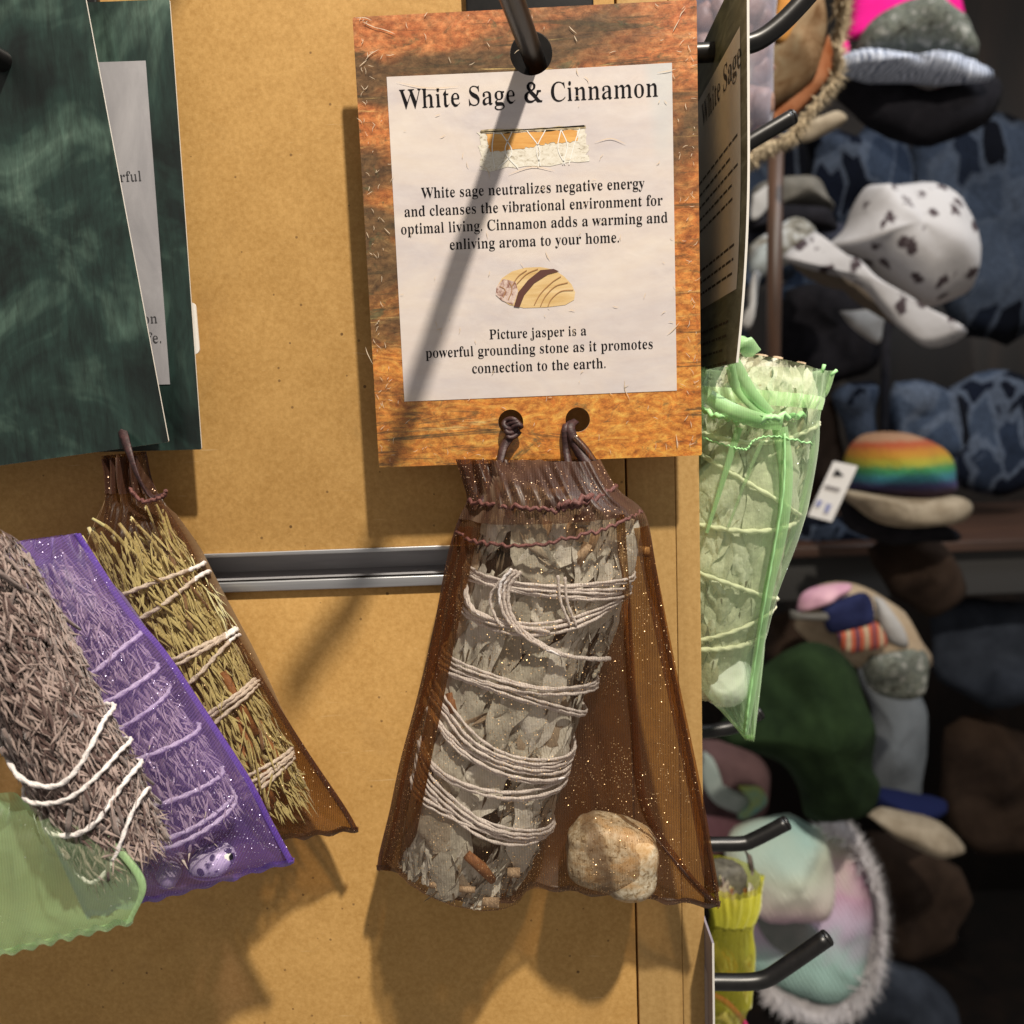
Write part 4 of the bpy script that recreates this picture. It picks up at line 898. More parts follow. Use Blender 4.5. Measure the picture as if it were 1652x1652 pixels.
Yg = .282
B5 = Bundle((1240, 588), (1125, 1100), Yg+.004, [(0, .0125), (.12, .0165), (.4, .0185), (.7, .0165), (1, .0105)], squash=.85)
gs = thing('sage_bundle', B5.c(1), 'pale sage bundle with cream string inside the light green pouch', 'herb bundle')
B5.core(CORE_G, gs)
crumbs(B5, gs, 90, 23, SHADE_BITS, (.003, .010), .0006, .35, (.0004, .0016)); cover(B5, gs, 85, 41, SAGE_G, (.026, .042), (.009, .016), .30, (-.0014, .0006))  # the dark slivers paint crevice shade on this bundle too
cover(B5, gs, 55, 42, SAGE_G, (.014, .024), (.004, .008), .5, (-.0006, .0012))
rr = random.Random(77)
for i in range(36):
    a = rr.uniform(0, 6.28); k = math.sqrt(rr.random())*.95; c = B5.c(0)+B5.e1*math.cos(a)*B5.r(0)*k+B5.e2*math.sin(a)*B5.r(0)*k*.85
    MB().tube([c+B5.ax*.003, c-B5.ax*rr.uniform(.0005, .0022)], rr.uniform(.0008, .0018), 6).build('stem', STEM, gs)
CREAM = mat('cream_string', (.72, .72, .52), .7)
for i, (L_, M_, R_) in enumerate((((1095, 720), (1160, 775), (1246, 828)), ((1095, 835), (1170, 848), (1248, 832)), ((1095, 905), (1150, 935), (1218, 965)), ((1090, 1030), (1150, 1020), (1212, 970)), ((1090, 1035), (1145, 1042), (1190, 1022)), ((1095, 690), (1160, 700), (1255, 665)))):
    wrap(B5, gs, L_, M_, R_, 1, seed=i, m=CREAM, dr=.0034, r=.00075)
QUARTZ = mat('clear_quartz', (.86, .90, .84), .12, Transmission_Weight=.08, IOR=1.5, Subsurface_Weight=.3, Subsurface_Radius=(.01, .01, .01), Subsurface_Scale=.3)
s3, h3 = stone('quartz_stone', 'milky white tumbled stone at the bottom of the light green pouch', 1171, 1096, Yg-.002, (.0094, .0074, .0100), QUARTZ, 23, planes=4)
gp, gbase, gH, gY = bag('organza_pouch', 'light green sheer pouch hanging beside the panel edge', 'pouch',
    [(1112, 592), (1115, 612), (1128, 655), (1122, 700), (1098, 800), (1092, 900), (1096, 1000), (1110, 1080), (1200, 1190)],
    [(1348, 598), (1336, 634), (1312, 668), (1314, 720), (1306, 775), (1282, 860), (1240, 960), (1232, 1060), (1217, 1191)], Yg, (ORG_GREEN, ORG_GREEN_D, ORG_GREEN_B), (B5.height, h3), pill=.008, folds=.0012, nf=6, seed=31, ncol=72, nrow=100, back=.012, neck=lambda q: 2.6*math.exp(-((q-.19)/.07)**2), dense=(.16, .23))
gsf = surf(gbase, gH, gY)
for pxs, ww, mm in ((((1258, 690), (1268, 760), (1262, 850), (1240, 950), (1222, 1060), (1208, 1150), (1202, 1185)), .0050, ORG_GREEN_B), (((1192, 690), (1168, 770), (1140, 860)), .0026, ORG_GREEN_B), (((1235, 700), (1205, 770), (1175, 850)), .0015, ORG_GREEN)):
    ribbon([P(a, b, gsf(a, b)-.0008) for a, b in pxs], lambda u, ww=ww: ww*(1-.6*u), mm, gp, 'crease', ridge=.05, th=.00004)
stitch(gp, [(1266, 700), (1264, 790), (1250, 880), (1232, 980), (1216, 1080), (1206, 1150), (1202, 1185)], lambda a, b: gsf(a, b)-.0022, THREAD_GR, .00035, amp=.0002)
stitch(gp, [(1125, 700), (1150, 712), (1185, 722), (1205, 725), (1215, 712), (1240, 704), (1275, 708), (1310, 716)], lambda a, b: gsf(a, b)-.0010, THREAD_GR, .0003, amp=.0003)
stitch(gp, [(1120, 655), (1160, 672), (1210, 678), (1260, 672), (1312, 668)], lambda a, b: gsf(a, b)-.0018, THREAD_GR, .0009, 'drawstring', amp=.0006)
gr = thing('green_ribbon', P(1230, 670, Yg-.02), 'shiny pale green ribbon looped over the neck of the green pouch', 'ribbon')
GRB = organza('green_satin', (.50, .80, .42), .55, (.9, 1, .85), (.95, 1, .9), .15, ln=.15)
y_ = gsf(1230, 660)-.003
ribbon([P(1178, 575, Yg-.024), P(1192, 600, y_-.002), P(1212, 635, y_-.001), P(1240, 668, y_)], .0042, GRB, gr, 'strand', twist=.5, ridge=.10, th=.00005)
ribbon([P(1178, 590, Yg-.024), P(1188, 625, y_-.001), P(1215, 655, y_), P(1246, 675, y_)], .0030, GRB, gr, 'strand', twist=-.5, ridge=.10, th=.00005)
ribbon([P(1143, 640, y_+.001), P(1180, 662, y_), P(1225, 678, y_), P(1262, 682, y_)], .0050, GRB, gr, 'strand', twist=.3, ridge=.10, th=.00005)
ribbon([P(1190, 548, Yg-.012), P(1202, 556, Yg-.014), P(1214, 570, Yg-.012)], .006, GRB, gr, 'loop', twist=.3)
for a, b in (((1326, 601), (1330, 588)), ((1340, 606), (1350, 597))): MB().tube([P(*a, Yg-.006), P(*b, Yg-.006)], .0006, 6).build('thread_end', THREAD_GR, gr)

# yellow pouch lower down, further back
Yy = .39
B6 = Bundle((1168, 1385), (1170, 1600), Yy, [(0, .0125), (.3, .013), (1, .011)], squash=.85)
ys = thing('sage_bundle', B6.c(1), 'small brown and white stick bundle standing out of the yellow pouch', 'herb bundle')
B6.core(CORE_G, ys)
for k, m_ in enumerate([SAGE, TWIG, TWIG_G, CINN]): cover(B6, ys, 16, 51+k, m_, (.014, .026), (.003, .006), .15)
bag('organza_pouch', 'bright yellow sheer pouch at the lower right beside the panel', 'pouch',
    [(1128, 1405), (1136, 1440), (1140, 1472), (1128, 1520), (1126, 1600), (1130, 1680)], [(1234, 1412), (1225, 1445), (1206, 1474), (1212, 1520), (1205, 1600), (1200, 1680)], Yy, (ORG_YELLOW, organza('yellow_organza_dense', (.80, .78, .08), .6, (1, 1, .6), (1, 1, .7), .1)), (B6.height,), pill=.010, folds=.0015, nf=5, seed=41, ncol=36, nrow=40, dense=(.05, .35))
s4, h4 = stone('white_pebbles_bag', 'cream lumpy pouch with pink edge at the bottom right of the panel', 1158, 1665, .40, (.016, .012, .016), m_noise('lumpy_cream', [(.3, (.45, .28, .14)), (.5, (.74, .62, .46)), (.7, (.85, .80, .72))], 180), 25, planes=12)  # a bag of pebbles, modelled as one lumpy stone
s4.name = 'pebble_bag'; s4['label'] = 'cream and rust lumpy bag low beside the panel edge, shaped as one stone'; s4['category'] = 'stone'
ribbon_t = thing('pink_ribbon', P(1180, 1640, .39), 'crimson ribbon edge beside the cream lumpy bag', 'ribbon')
ribbon([P(1152, 1605, .385), P(1175, 1620, .384), P(1200, 1650, .384), P(1218, 1690, .385)], .0030, mat('crimson_cloth', (.42, .02, .10), .7), ribbon_t, 'strand')

# ------------------------------------------------------------------ shop background
def pillow(name, px, Y, th, m, parent=None, label=None, cat=None, group=None, rings=7, lump=.15, seed=0, tiltx=0, sub=4, centre=None, dome=.55):
    pts = [P(a, b, Y) for a, b in px]; pts = spline(pts+[pts[0]], sub)[:-1]
    c = P(*centre, Y) if centre else sum(pts, Vector())/len(pts); n = len(pts); v = []; f = []
    for side in (-1, 1):
        for k in range(rings+1 if side < 0 else rings):
            s_ = 1-k/(rings+.0) if side < 0 else 1-(k+1)/rings
            for p in pts:
                q = c+(p-c)*s_; d = th*max(0, 1-s_*s_)**dome
                wr_ = noise.noise(Vector((q.x*22+seed, 0, q.z*22)))+.6*noise.noise(Vector((q.x*55, seed, q.z*40)))
                q = q+Vector((.05*lump*noise.noise(q*20+Vector((seed, 3, 0))), side*(d*(1+lump*3*noise.noise(q*9+Vector((seed, 0, 0))))+min(d, .02)*.45*wr_), .05*lump*noise.noise(q*17)))
                v.append(q)
    for k in range(rings): f += [(k*n+i, k*n+(i+1) % n, (k+1)*n+(i+1) % n, (k+1)*n+i) for i in range(n)]
    o = (rings+1)*n
    f += [(i, o+i, o+(i+1) % n, (i+1) % n) for i in range(n)]
    for k in range(rings-1): f += [(o+k*n+i, o+(k+1)*n+i, o+(k+1)*n+(i+1) % n, o+k*n+(i+1) % n) for i in range(n)]
    ob = mk(name, v, f, m, parent)
    if label: tag(ob, label, cat, group)
    return ob
def fringe(name, px, Y, ln, m, parent, n=260, seed=1, r=.0008, spread=.6, out=None):
    rr = random.Random(seed); p = spline([P(a, b, Y) for a, b in px], 10); mb = MB(); c = P(*out, Y)
    for i in range(n):
        q = lerp_poly(p, rr.random())+Vector((0, rr.uniform(-.01, .01), 0)); d = (q-c).normalized()+Vector([rr.uniform(-spread, spread) for _ in range(3)]); d = d.normalized()*ln*rr.uniform(.5, 1.2)
        s_ = d.cross(Vector((0, 1, 0))).normalized()*r
        mb.add([q-s_, q+s_, q+d*.6+s_*.7+Vector((0, 0, -ln*.05)), q+d], [(0, 1, 2), (0, 2, 3)])
    return mb.build(name, m, parent, smooth=False)
BW = m_noise('dark_wood', [(.3, (.003, .002, .002)), (.6, (.012, .007, .005)), (.8, (.03, .017, .010))], 1, .6, sc=(20, 20, 3), bump=0)
tag(MB().box((-.2, 2.2, -1.4), (3.2, 2.25, 1.6)).build('back_wall', BW), kind='structure')
tag(MB().box((-.2, .8, -1.45), (3.2, 2.2, -1.4)).build('floor', BW), kind='structure')
def cloth(n_, st, sc_=40, **k): return m_noise(n_, st, sc_, .9, **k)
KH = cloth('hemp_tan', [(.3, (.11, .055, .022)), (.45, (.22, .14, .075)), (.6, (.27, .20, .12)), (.75, (.36, .29, .20))], 42, det=8, dist=1)
KR = cloth('rust_knit', [(.3, (.20, .06, .02)), (.7, (.32, .14, .07))], 60)
FR = cloth('fringe_cream', [(.3, (.34, .26, .16)), (.7, (.56, .47, .33))], 60)
PINK = cloth('hot_pink_cloth', [(.3, (.55, .005, .15)), (.7, (.85, .02, .30))], 12)
def m_patch(name, sc, rot, k=1.0):
    """patchworked blue cloth: rectangular pieces edged with pale seams"""
    m = mat(name, rough=.95); g = G(m); v_ = g.co((1, 1, .55), (0, rot, 0)); n_ = g.n('ShaderNodeTexNoise', {'Vector': v_, 'Scale': 9.0})
    w_ = g.n('ShaderNodeVectorMath', {0: n_.outputs[1], 'Scale': .025}, operation='SCALE').outputs[0]; v2 = g.n('ShaderNodeVectorMath', {0: v_, 1: w_}, operation='ADD').outputs[0]
    vo = g.vor(v2, sc, distance='CHEBYCHEV'); e_ = g.n('ShaderNodeTexVoronoi', {'Vector': v2, 'Scale': sc}, distance='CHEBYCHEV', feature='F2').outputs[0]
    rr_ = g.n('ShaderNodeSeparateColor', {0: vo.outputs[1]}).outputs[0]
    c = g.ramp(rr_, [(0, (.004*k, .006*k, .014*k)), (.45, (.010*k, .016*k, .036*k)), (.7, (.05*k, .075*k, .13*k)), (1, (.13*k, .17*k, .25*k))])
    ed = g.math('LESS_THAN', g.math('SUBTRACT', e_, vo.outputs[0]), .09); c = g.mix(g.math('MULTIPLY', ed, .7), c, (.16*k, .20*k, .28*k))
    n3 = g.noise(g.co(), 160, 4, .7); g.set(Base_Color=g.mix(.6, c, g.ramp(n3, [(.3, (.2, .2, .2)), (.7, (.85, .85, .85))]), 'OVERLAY')); g.bump(n3, .5, .002); g.set(Specular_IOR_Level=.12); return m
NAVY = m_patch('navy_patchwork', 15, .2, .30); NAVY2 = m_patch('blue_patchwork', 20, -.3, .42)
GREYH = cloth('grey_felt', [(.3, (.10, .095, .085)), (.7, (.18, .17, .15))], 30)
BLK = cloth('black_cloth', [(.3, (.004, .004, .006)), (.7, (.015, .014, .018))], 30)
DENIM = m_patch('denim', 18, .5, .5)
BEIGE = cloth('beige_cloth', [(.3, (.20, .16, .11)), (.7, (.33, .28, .21))], 55, det=8)
PALE = cloth('pale_cloth', [(.3, (.26, .25, .24)), (.7, (.42, .41, .40))], 25)
CAMO = cloth('grey_camo', [(.36, (.03, .03, .025)), (.46, (.17, .18, .15)), (.54, (.06, .07, .06)), (.64, (.30, .30, .27))], 95)
WB = m_stripe('white_blue_stripe', [(0, (.05, .06, .10)), (.4, (.35, .40, .52)), (1, (.62, .66, .76))], 46, 'X', 9)
# top: fringed hemp hat
t = thing('fringed_hat', P(1270, 120, .62), 'tan and rust fringed hemp hat behind the top right hook', 'hat')
pillow('crown', [(1212, -60), (1262, -80), (1318, -60), (1338, 10), (1336, 90), (1318, 140), (1282, 175), (1248, 190), (1215, 215), (1196, 240), (1192, 100)], .62, .02, KH, t, seed=2)
pillow('rust_band', [(1330, 60), (1344, 95), (1338, 130), (1308, 168), (1272, 205), (1228, 238), (1196, 258), (1190, 235), (1238, 205), (1286, 165), (1318, 120)], .617, .008, KR, t, seed=3, centre=(1300, 150), dome=.4)
pillow('rust_patch', [(1245, -20), (1285, -20), (1290, 40), (1262, 75), (1244, 50)], .597, .004, cloth('orange_patch', [(.3, (.42, .16, .03)), (.7, (.55, .28, .08))], 25), t)
f_ = fringe('fringe', [(1352, -20), (1356, 30), (1345, 90), (1342, 130), (1308, 172), (1278, 215), (1230, 240), (1200, 262)], 0.612, .010, FR, t, 3200, 3, .0005, 1.2, out=(1240, 80)); f_['kind'] = 'stuff'
# clear plastic bag with brown nuggets
CLR = organza('clear_film', (.42, .42, .52), .34, (.93, .93, 1), (1, 1, 1), .0, sheen=.2)
t = thing('plastic_bag', P(1190, 230, .46), 'clear plastic bag of brown nuggets behind the slanted grey card', 'bag')
pillow('film', [(1105, -60), (1180, -70), (1240, -60), (1248, 40), (1252, 150), (1244, 205), (1218, 222), (1180, 235), (1140, 300), (1110, 330)], .46, .014, CLR, t, seed=5)
NUG = m_noise('brown_nugget', [(.3, (.12, .06, .045)), (.55, (.36, .22, .17)), (.75, (.62, .47, .40))], 90, .45)
rr = random.Random(6)
nug = thing('shell_nuggets', P(1190, 230, .465), 'pinkish brown nuggets filling the clear plastic bag', 'nuggets')
for i in range(42):
    bm = bmesh.new(); bmesh.ops.create_icosphere(bm, subdivisions=2, radius=1)
    s_ = rr.uniform(.005, .009); x_ = rr.uniform(1120, 1238); y_ = rr.uniform(-30, 200) if x_ > 1180 else rr.uniform(-30, 260); c = P(x_, y_, .462+rr.uniform(-.005, .008))
    for v in bm.verts: v.co = c+Vector((v.co.x*s_, v.co.y*s_*.7, v.co.z*s_*1.2))*(1+.35*noise.noise(v.co*2+Vector((i, 0, 0))))
    me = bpy.data.meshes.new('nugget'); bm.to_mesh(me); bm.free(); me.materials.append(NUG); me.polygons.foreach_set('use_smooth', [True]*len(me.polygons)); link('nugget', me, nug)
# pink garment
pillow('pink_garment', [(1390, -60), (1520, -60), (1560, 40), (1540, 95), (1450, 30), (1410, 50), (1382, 62), (1366, 60), (1372, 10)], 1.25, .02, PINK, None, 'hot pink cloth hanging above the grey patterned hat', 'garment', seed=3)
pillow('pink_strap', [(1345, 72), (1370, 70), (1368, 90), (1344, 92)], 1.1, .01, PINK, None, 'small hot pink loop left of the grey patterned hat', 'garment', seed=4)
# grey patterned hat with striped brim
t = thing('brimmed_hat', P(1430, 160, 1.1), 'grey patterned hat with pale striped brim under the pink cloth', 'hat')
pillow('crown', [(1375, 88), (1385, 60), (1410, 28), (1440, 12), (1500, 10), (1560, 50), (1570, 100), (1480, 105)], 1.1, .05, CAMO, t, seed=6)
pillow('brim', [(1345, 118), (1348, 95), (1376, 84), (1430, 98), (1500, 100), (1590, 100), (1600, 128), (1500, 140), (1420, 124)], 1.07, .03, WB, t, seed=7)
pillow('underbrim', [(1342, 122), (1420, 126), (1500, 142), (1605, 130), (1590, 200), (1500, 240), (1420, 215), (1360, 170), (1330, 140)], 1.12, .04, BLK, t, seed=8)
pillow('tan_strap', [(1285, 205), (1320, 192), (1352, 178), (1368, 190), (1340, 215), (1300, 232), (1282, 225)], .8, .006, BEIGE, None, 'tan strap end between the fringed hat and blue weave', 'strap')
# woven navy fabrics
def drape(name, px, Y, m, label, seed):
    return pillow(name, px, Y, .03, m, None, label, 'woven cloth', 'navy woven cloths on the rack', seed=seed, lump=.5)
drape('woven_cloth', [(1200, 190), (1290, 200), (1300, 290), (1290, 420), (1220, 470), (1150, 420), (1140, 260)], 1.45, NAVY, 'navy woven cloth left of the brown pole', 11)
drape('woven_cloth', [(1300, 200), (1380, 205), (1445, 205), (1480, 300), (1440, 420), (1340, 400), (1300, 300)], 1.5, NAVY2, 'pale lined navy cloth under the dark underbrim', 12)
drape('woven_cloth', [(1300, 430), (1400, 440), (1420, 500), (1350, 540), (1290, 520), (1240, 480)], 1.5, NAVY2, 'blue woven cloth under the spotted white hat', 13)
drape('woven_cloth', [(1480, 180), (1600, 180), (1700, 260), (1690, 520), (1560, 540), (1480, 400)], 1.55, NAVY, 'navy woven cloth at the far right', 14)
# rack pole
PO = m_noise('brown_pole_wood', [(.3, (.022, .011, .007)), (.7, (.085, .042, .024))], 1, .5, sc=(60, 60, 8), bump=0)
a_, b_ = P(1252, 225, .86), P(1246, 700, .86)
tag(MB().tube([a_, b_], .0075, 12).build('rack_pole', PO), 'brown wooden rack pole in front of the navy cloths', 'pole')
a_, b_ = P(1430, 480, 1.28), P(1426, 1250, 1.28)
tag(MB().tube([a_, Vector((a_.x, a_.y, b_.z))], .0065, 12).build('rack_pole', BLK), 'black rack pole right of the rainbow knit hat', 'pole')
# grey hat with black band
t = thing('banded_hat', P(1270, 350, 1.15), 'grey felt hat with dark band behind the brown pole', 'hat')
pillow('crown', [(1210, 360), (1215, 312), (1240, 292), (1285, 286), (1318, 296), (1332, 330), (1338, 345), (1280, 345)], 1.15, .05, GREYH, t, seed=9)
pillow('pale_patch', [(1210, 312), (1238, 300), (1242, 335), (1212, 355)], 1.09, .003, PALE, t)
pillow('band', [(1205, 372), (1208, 352), (1260, 336), (1330, 336), (1352, 352), (1350, 372), (1290, 366), (1240, 372)], 1.11, .03, BLK, t, seed=10)
pillow('brim', [(1185, 400), (1205, 375), (1280, 362), (1360, 360), (1385, 380), (1370, 410), (1300, 420), (1220, 420)], 1.14, .04, mat('navy_felt', (.012, .014, .028), .9), t, seed=12)
# small spotted things beneath
pillow('mottled_scarf', [(1206, 400), (1235, 378), (1280, 352), (1312, 365), (1322, 390), (1300, 410), (1262, 430), (1244, 440), (1212, 440)], 1.05, .03, m_noise('mottled_grey', [(.35, (.05, .045, .04)), (.5, (.20, .19, .16)), (.65, (.48, .50, .52))], 45, .9), None, 'mottled grey scarf folded below the banded hat', 'scarf', seed=14)
# spotted white hat
SPOT = mat('spotted_white_cloth', rough=.9); g = G(SPOT); v_ = g.co(); n_ = g.noise(v_, 60, 3); vo = g.vor(g.co((1, 1, .7), (0, .5, 0)), 42)
dd = g.math('ADD', vo.outputs[0], g.math('MULTIPLY', g.noise(v_, 110, 4, .7), .9)); g.set(Base_Color=g.mix(g.step(dd, .70, .78), (.06, .045, .05), (.42, .41, .42)), Specular_IOR_Level=.12); g.bump(n_, .3, .003)
t = thing('spotted_hat', P(1400, 420, 1.0), 'white floppy hat printed with dark motifs at the right', 'hat')
pillow('crown', [(1330, 400), (1360, 360), (1385, 318), (1405, 300), (1450, 295), (1520, 300), (1560, 360), (1570, 460), (1500, 500), (1440, 470), (1380, 420)], 1.0, .06, SPOT, t, seed=15)
pillow('brim', [(1300, 378), (1310, 376), (1330, 398), (1380, 420), (1430, 460), (1500, 500), (1560, 540), (1500, 560), (1452, 530), (1425, 500), (1400, 465), (1350, 436), (1318, 400), (1270, 415), (1262, 410)], .95, .012, SPOT, t, seed=16, centre=(1400, 450), dome=.4)
pillow('underbrim', [(1268, 416), (1302, 385), (1340, 425), (1400, 462), (1440, 500), (1470, 530), (1430, 520), (1380, 470), (1300, 450)], 1.0, .02, BEIGE if False else mat('brown_lining', (.09, .07, .05), .9), t, seed=17)
pillow('tan_hat', [(1355, 505), (1420, 503), (1424, 530), (1420, 552), (1395, 540), (1370, 522)], 1.2, .01, PALE, None, 'pale grey triangular hat brim under the spotted hat', 'hat')
for k, (px_, lb) in enumerate((([(1208, 520), (1218, 440), (1228, 438), (1228, 450), (1214, 530), (1198, 530)], 'white strap hanging left of the brown pole'),)):
    pillow('white_strap', px_, .9, .004, PALE, None, lb, 'strap')
pillow('mottled_bag', [(1140, 400), (1150, 390), (1170, 420), (1160, 560), (1130, 560), (1110, 480)], 1.1, .03, PALE, None, 'pale cloth bag left of the slanted card', 'bag')
pillow('grey_hat', [(1212, 420), (1220, 398), (1240, 394), (1245, 430), (1230, 445), (1216, 440)], .97, .01, m_noise('grey_blue_cloth', [(.3, (.12, .12, .10)), (.7, (.40, .45, .47))], 30, .9), None, 'small grey blue hat beside the brown pole', 'hat')
# denim hats
def jeans(px, Y, label, seed, m=None): return pillow('denim_cloth', px, Y, .03, m or DENIM, None, label, 'denim', 'folded denim behind the pouches', seed=seed, lump=.22)
jeans([(1345, 640), (1370, 622), (1410, 620), (1418, 660), (1410, 720), (1390, 740), (1365, 700), (1350, 670)], 1.3, 'folded blue denim above the rainbow knit hat', 20)
jeans([(1436, 620), (1500, 610), (1560, 660), (1550, 740), (1460, 740), (1430, 700)], 1.3, 'denim with faded patch right of the black pole', 21)
jeans([(1262, 828), (1330, 832), (1410, 836), (1416, 880), (1340, 886), (1262, 880)], 1.25, 'stacked blue denim below the white price tag', 22, NAVY2)
# rainbow hat
RB = mat('rainbow_knit', rough=.95); g = G(RB); v_ = g.co(); sp = g.n('ShaderNodeSeparateXYZ', {0: v_}); z1_, z0_ = P(1410, 708, 1.05).z, P(1410, 800, 1.05).z
nz = g.math('MULTIPLY', g.noise(v_, 120, 3), .006); fz = g.n('ShaderNodeMapRange', {0: g.math('ADD', g.math('ADD', sp.outputs[2], nz), -.003), 1: z1_, 2: z0_}).outputs[0]
g.set(Base_Color=g.ramp(fz, [(0, (.30, .17, .10)), (.08, (.30, .06, .02)), (.24, (.35, .16, .015)), (.38, (.26, .24, .02)), (.50, (.03, .18, .06)), (.64, (.02, .13, .17)), (.78, (.03, .03, .11)), (.93, (.05, .025, .045))], 'EASE')); g.bump(g.noise(v_, 300, 3), .8, .003)
t = thing('rainbow_hat', P(1440, 790, 1.05), 'rainbow striped knit hat with beige brim at the right', 'hat')
pillow('crown', [(1370, 790), (1370, 740), (1382, 712), (1410, 700), (1470, 698), (1520, 720), (1540, 770), (1535, 800), (1440, 806)], 1.05, .06, RB, t, seed=23)
pillow('brim', [(1355, 792), (1362, 786), (1440, 800), (1540, 796), (1570, 820), (1530, 850), (1450, 845), (1400, 826)], 1.02, .03, BEIGE, t, seed=24)
pillow('underbrim', [(1350, 800), (1420, 828), (1530, 850), (1540, 872), (1440, 878), (1370, 850)], 1.05, .02, BLK, t, seed=25)
# price tag
tg_ = thing('price_tag', P(1345, 790, .93), 'white swing tag printed with a dark mark in front of the rainbow hat', 'tag')
def quadslab(name, px, Y, th, m, parent): 
    p = [P(a, b, Y) for a, b in px]; q = [v+Vector((0, th, 0)) for v in p]; n = len(p)
    return mk(name, p+q, [tuple(range(n)), tuple(range(n, 2*n))[::-1]]+[(i, i+n, (i+1) % n+n, (i+1) % n) for i in range(n)], m, parent, smooth=False)
quadslab('tag_sheet', [(1345, 744), (1384, 752), (1342, 842), (1304, 832)], .93, .001, mat('tag_white', (.66, .64, .62), .6), tg_)
quadslab('tag_mark', [(1350, 756), (1362, 768), (1343, 767)], .9285, .0003, INK, tg_)
quadslab('tag_print', [(1332, 782), (1356, 788), (1354, 793), (1330, 787)], .9285, .0003, mat('tag_ink', (.22, .2, .2), .6), tg_)
BI = mat('tag_blue_ink', (.22, .24, .42), .6)
quadslab('tag_print', [(1320, 806), (1328, 808), (1322, 818), (1315, 816)], .9285, .0003, BI, tg_); quadslab('tag_print', [(1334, 812), (1342, 814), (1336, 828), (1329, 826)], .9285, .0003, BI, tg_)
# shelf
sh_ = thing('rack_shelf', P(1350, 900, 1.3), 'dark brown shelf board under the stacked denim', 'shelf')
a_, b_ = P(1130, 888, 1.18), P(1700, 905, 1.18)
MB().box((a_.x, 1.18, a_.z-.016), (b_.x+.2, 1.6, a_.z), .002).build('board', m_noise('shelf_wood', [(.3, (.03, .014, .009)), (.7, (.075, .035, .02))], 1, .5, sc=(5, 60, 60), bump=0), sh_)
MB().box((a_.x, 1.20, a_.z-.085), (b_.x+.2, 1.21, a_.z-.018), .002).build('apron', mat('shelf_grey', (.028, .027, .026), .7), sh_)
# patchwork hat
t = thing('patchwork_hat', P(1360, 1010, 1.0), 'patchwork hat of pink, navy, beige and orange striped pieces', 'hat')
pillow('body', [(1290, 985), (1296, 958), (1325, 945), (1380, 945), (1425, 962), (1470, 1000), (1500, 1070), (1450, 1110), (1390, 1075), (1320, 1045), (1282, 1010)], 1.0, .05, cloth('beige_patch', [(.3, (.27, .20, .13)), (.7, (.42, .33, .23))], 30), t, seed=26)
pillow('patch', [(1290, 985), (1296, 958), (1325, 946), (1375, 944), (1360, 965), (1320, 978)], .96, .02, cloth('pink_patch', [(.3, (.42, .20, .30)), (.7, (.62, .38, .44))], 30), t, seed=27)
pillow('patch', [(1320, 980), (1350, 970), (1392, 958), (1412, 998), (1384, 1012), (1342, 1018)], .945, .01, cloth('navy_patch', [(.3, (.008, .010, .035)), (.7, (.022, .028, .085))], 30), t, seed=28)
pillow('patch', [(1356, 1018), (1390, 1008), (1418, 1000), (1432, 1040), (1396, 1052), (1366, 1052)], .94, .01, m_stripe('orange_stripes', [(0, (.05, .02, .06)), (.3, (.50, .10, .015)), (.6, (.30, .025, .02)), (1, (.40, .32, .2))], 16, 'X', 2), t, seed=29)
pillow('patch', [(1272, 985), (1300, 992), (1345, 985), (1345, 998), (1290, 1002), (1276, 998)], .945, .006, GREYH, t, seed=30)
pillow('patch', [(1406, 962), (1432, 972), (1462, 1010), (1468, 1040), (1440, 1030), (1420, 1000)], .95, .008, PALE, t, seed=31)
# green felt hat
GF = m_noise('green_felt', [(.3, (.006, .013, .005)), (.7, (.017, .033, .012))], 25, .95, bump=.6, bd=.003)
pillow('green_felt_hat', [(1205, 1110), (1235, 1075), (1265, 1046), (1300, 1036), (1345, 1046), (1375, 1075), (1395, 1120), (1410, 1170), (1413, 1230), (1425, 1262), (1414, 1300), (1380, 1325), (1335, 1332), (1300, 1320), (1282, 1282), (1262, 1240), (1218, 1216), (1165, 1190), (1150, 1172), (1180, 1140)], .86, .05, GF, None, 'large dark green felt hat hanging below the patchwork hat', 'hat', seed=33, centre=(1310, 1180), lump=.18)
jeans([(1385, 1080), (1440, 1090), (1490, 1140), (1480, 1300), (1440, 1330), (1400, 1260), (1405, 1150)], 1.2, 'grey blue cloth right of the green felt hat', 35, cloth('grey_teal', [(.3, (.08, .09, .10)), (.7, (.15, .165, .18))], 12))
pillow('navy_hat', [(1410, 1278), (1460, 1275), (1520, 1290), (1510, 1312), (1440, 1312), (1412, 1300)], 1.1, .03, mat('deep_blue_cloth', (.008, .012, .05), .9, Specular_IOR_Level=.1), None, 'deep blue hat at the right of the green felt hat', 'hat')
pillow('beige_hat', [(1392, 1318), (1440, 1308), (1520, 1330), (1560, 1370), (1500, 1372), (1440, 1345)], 1.05, .03, BEIGE, None, 'beige hat brim low at the right', 'hat')
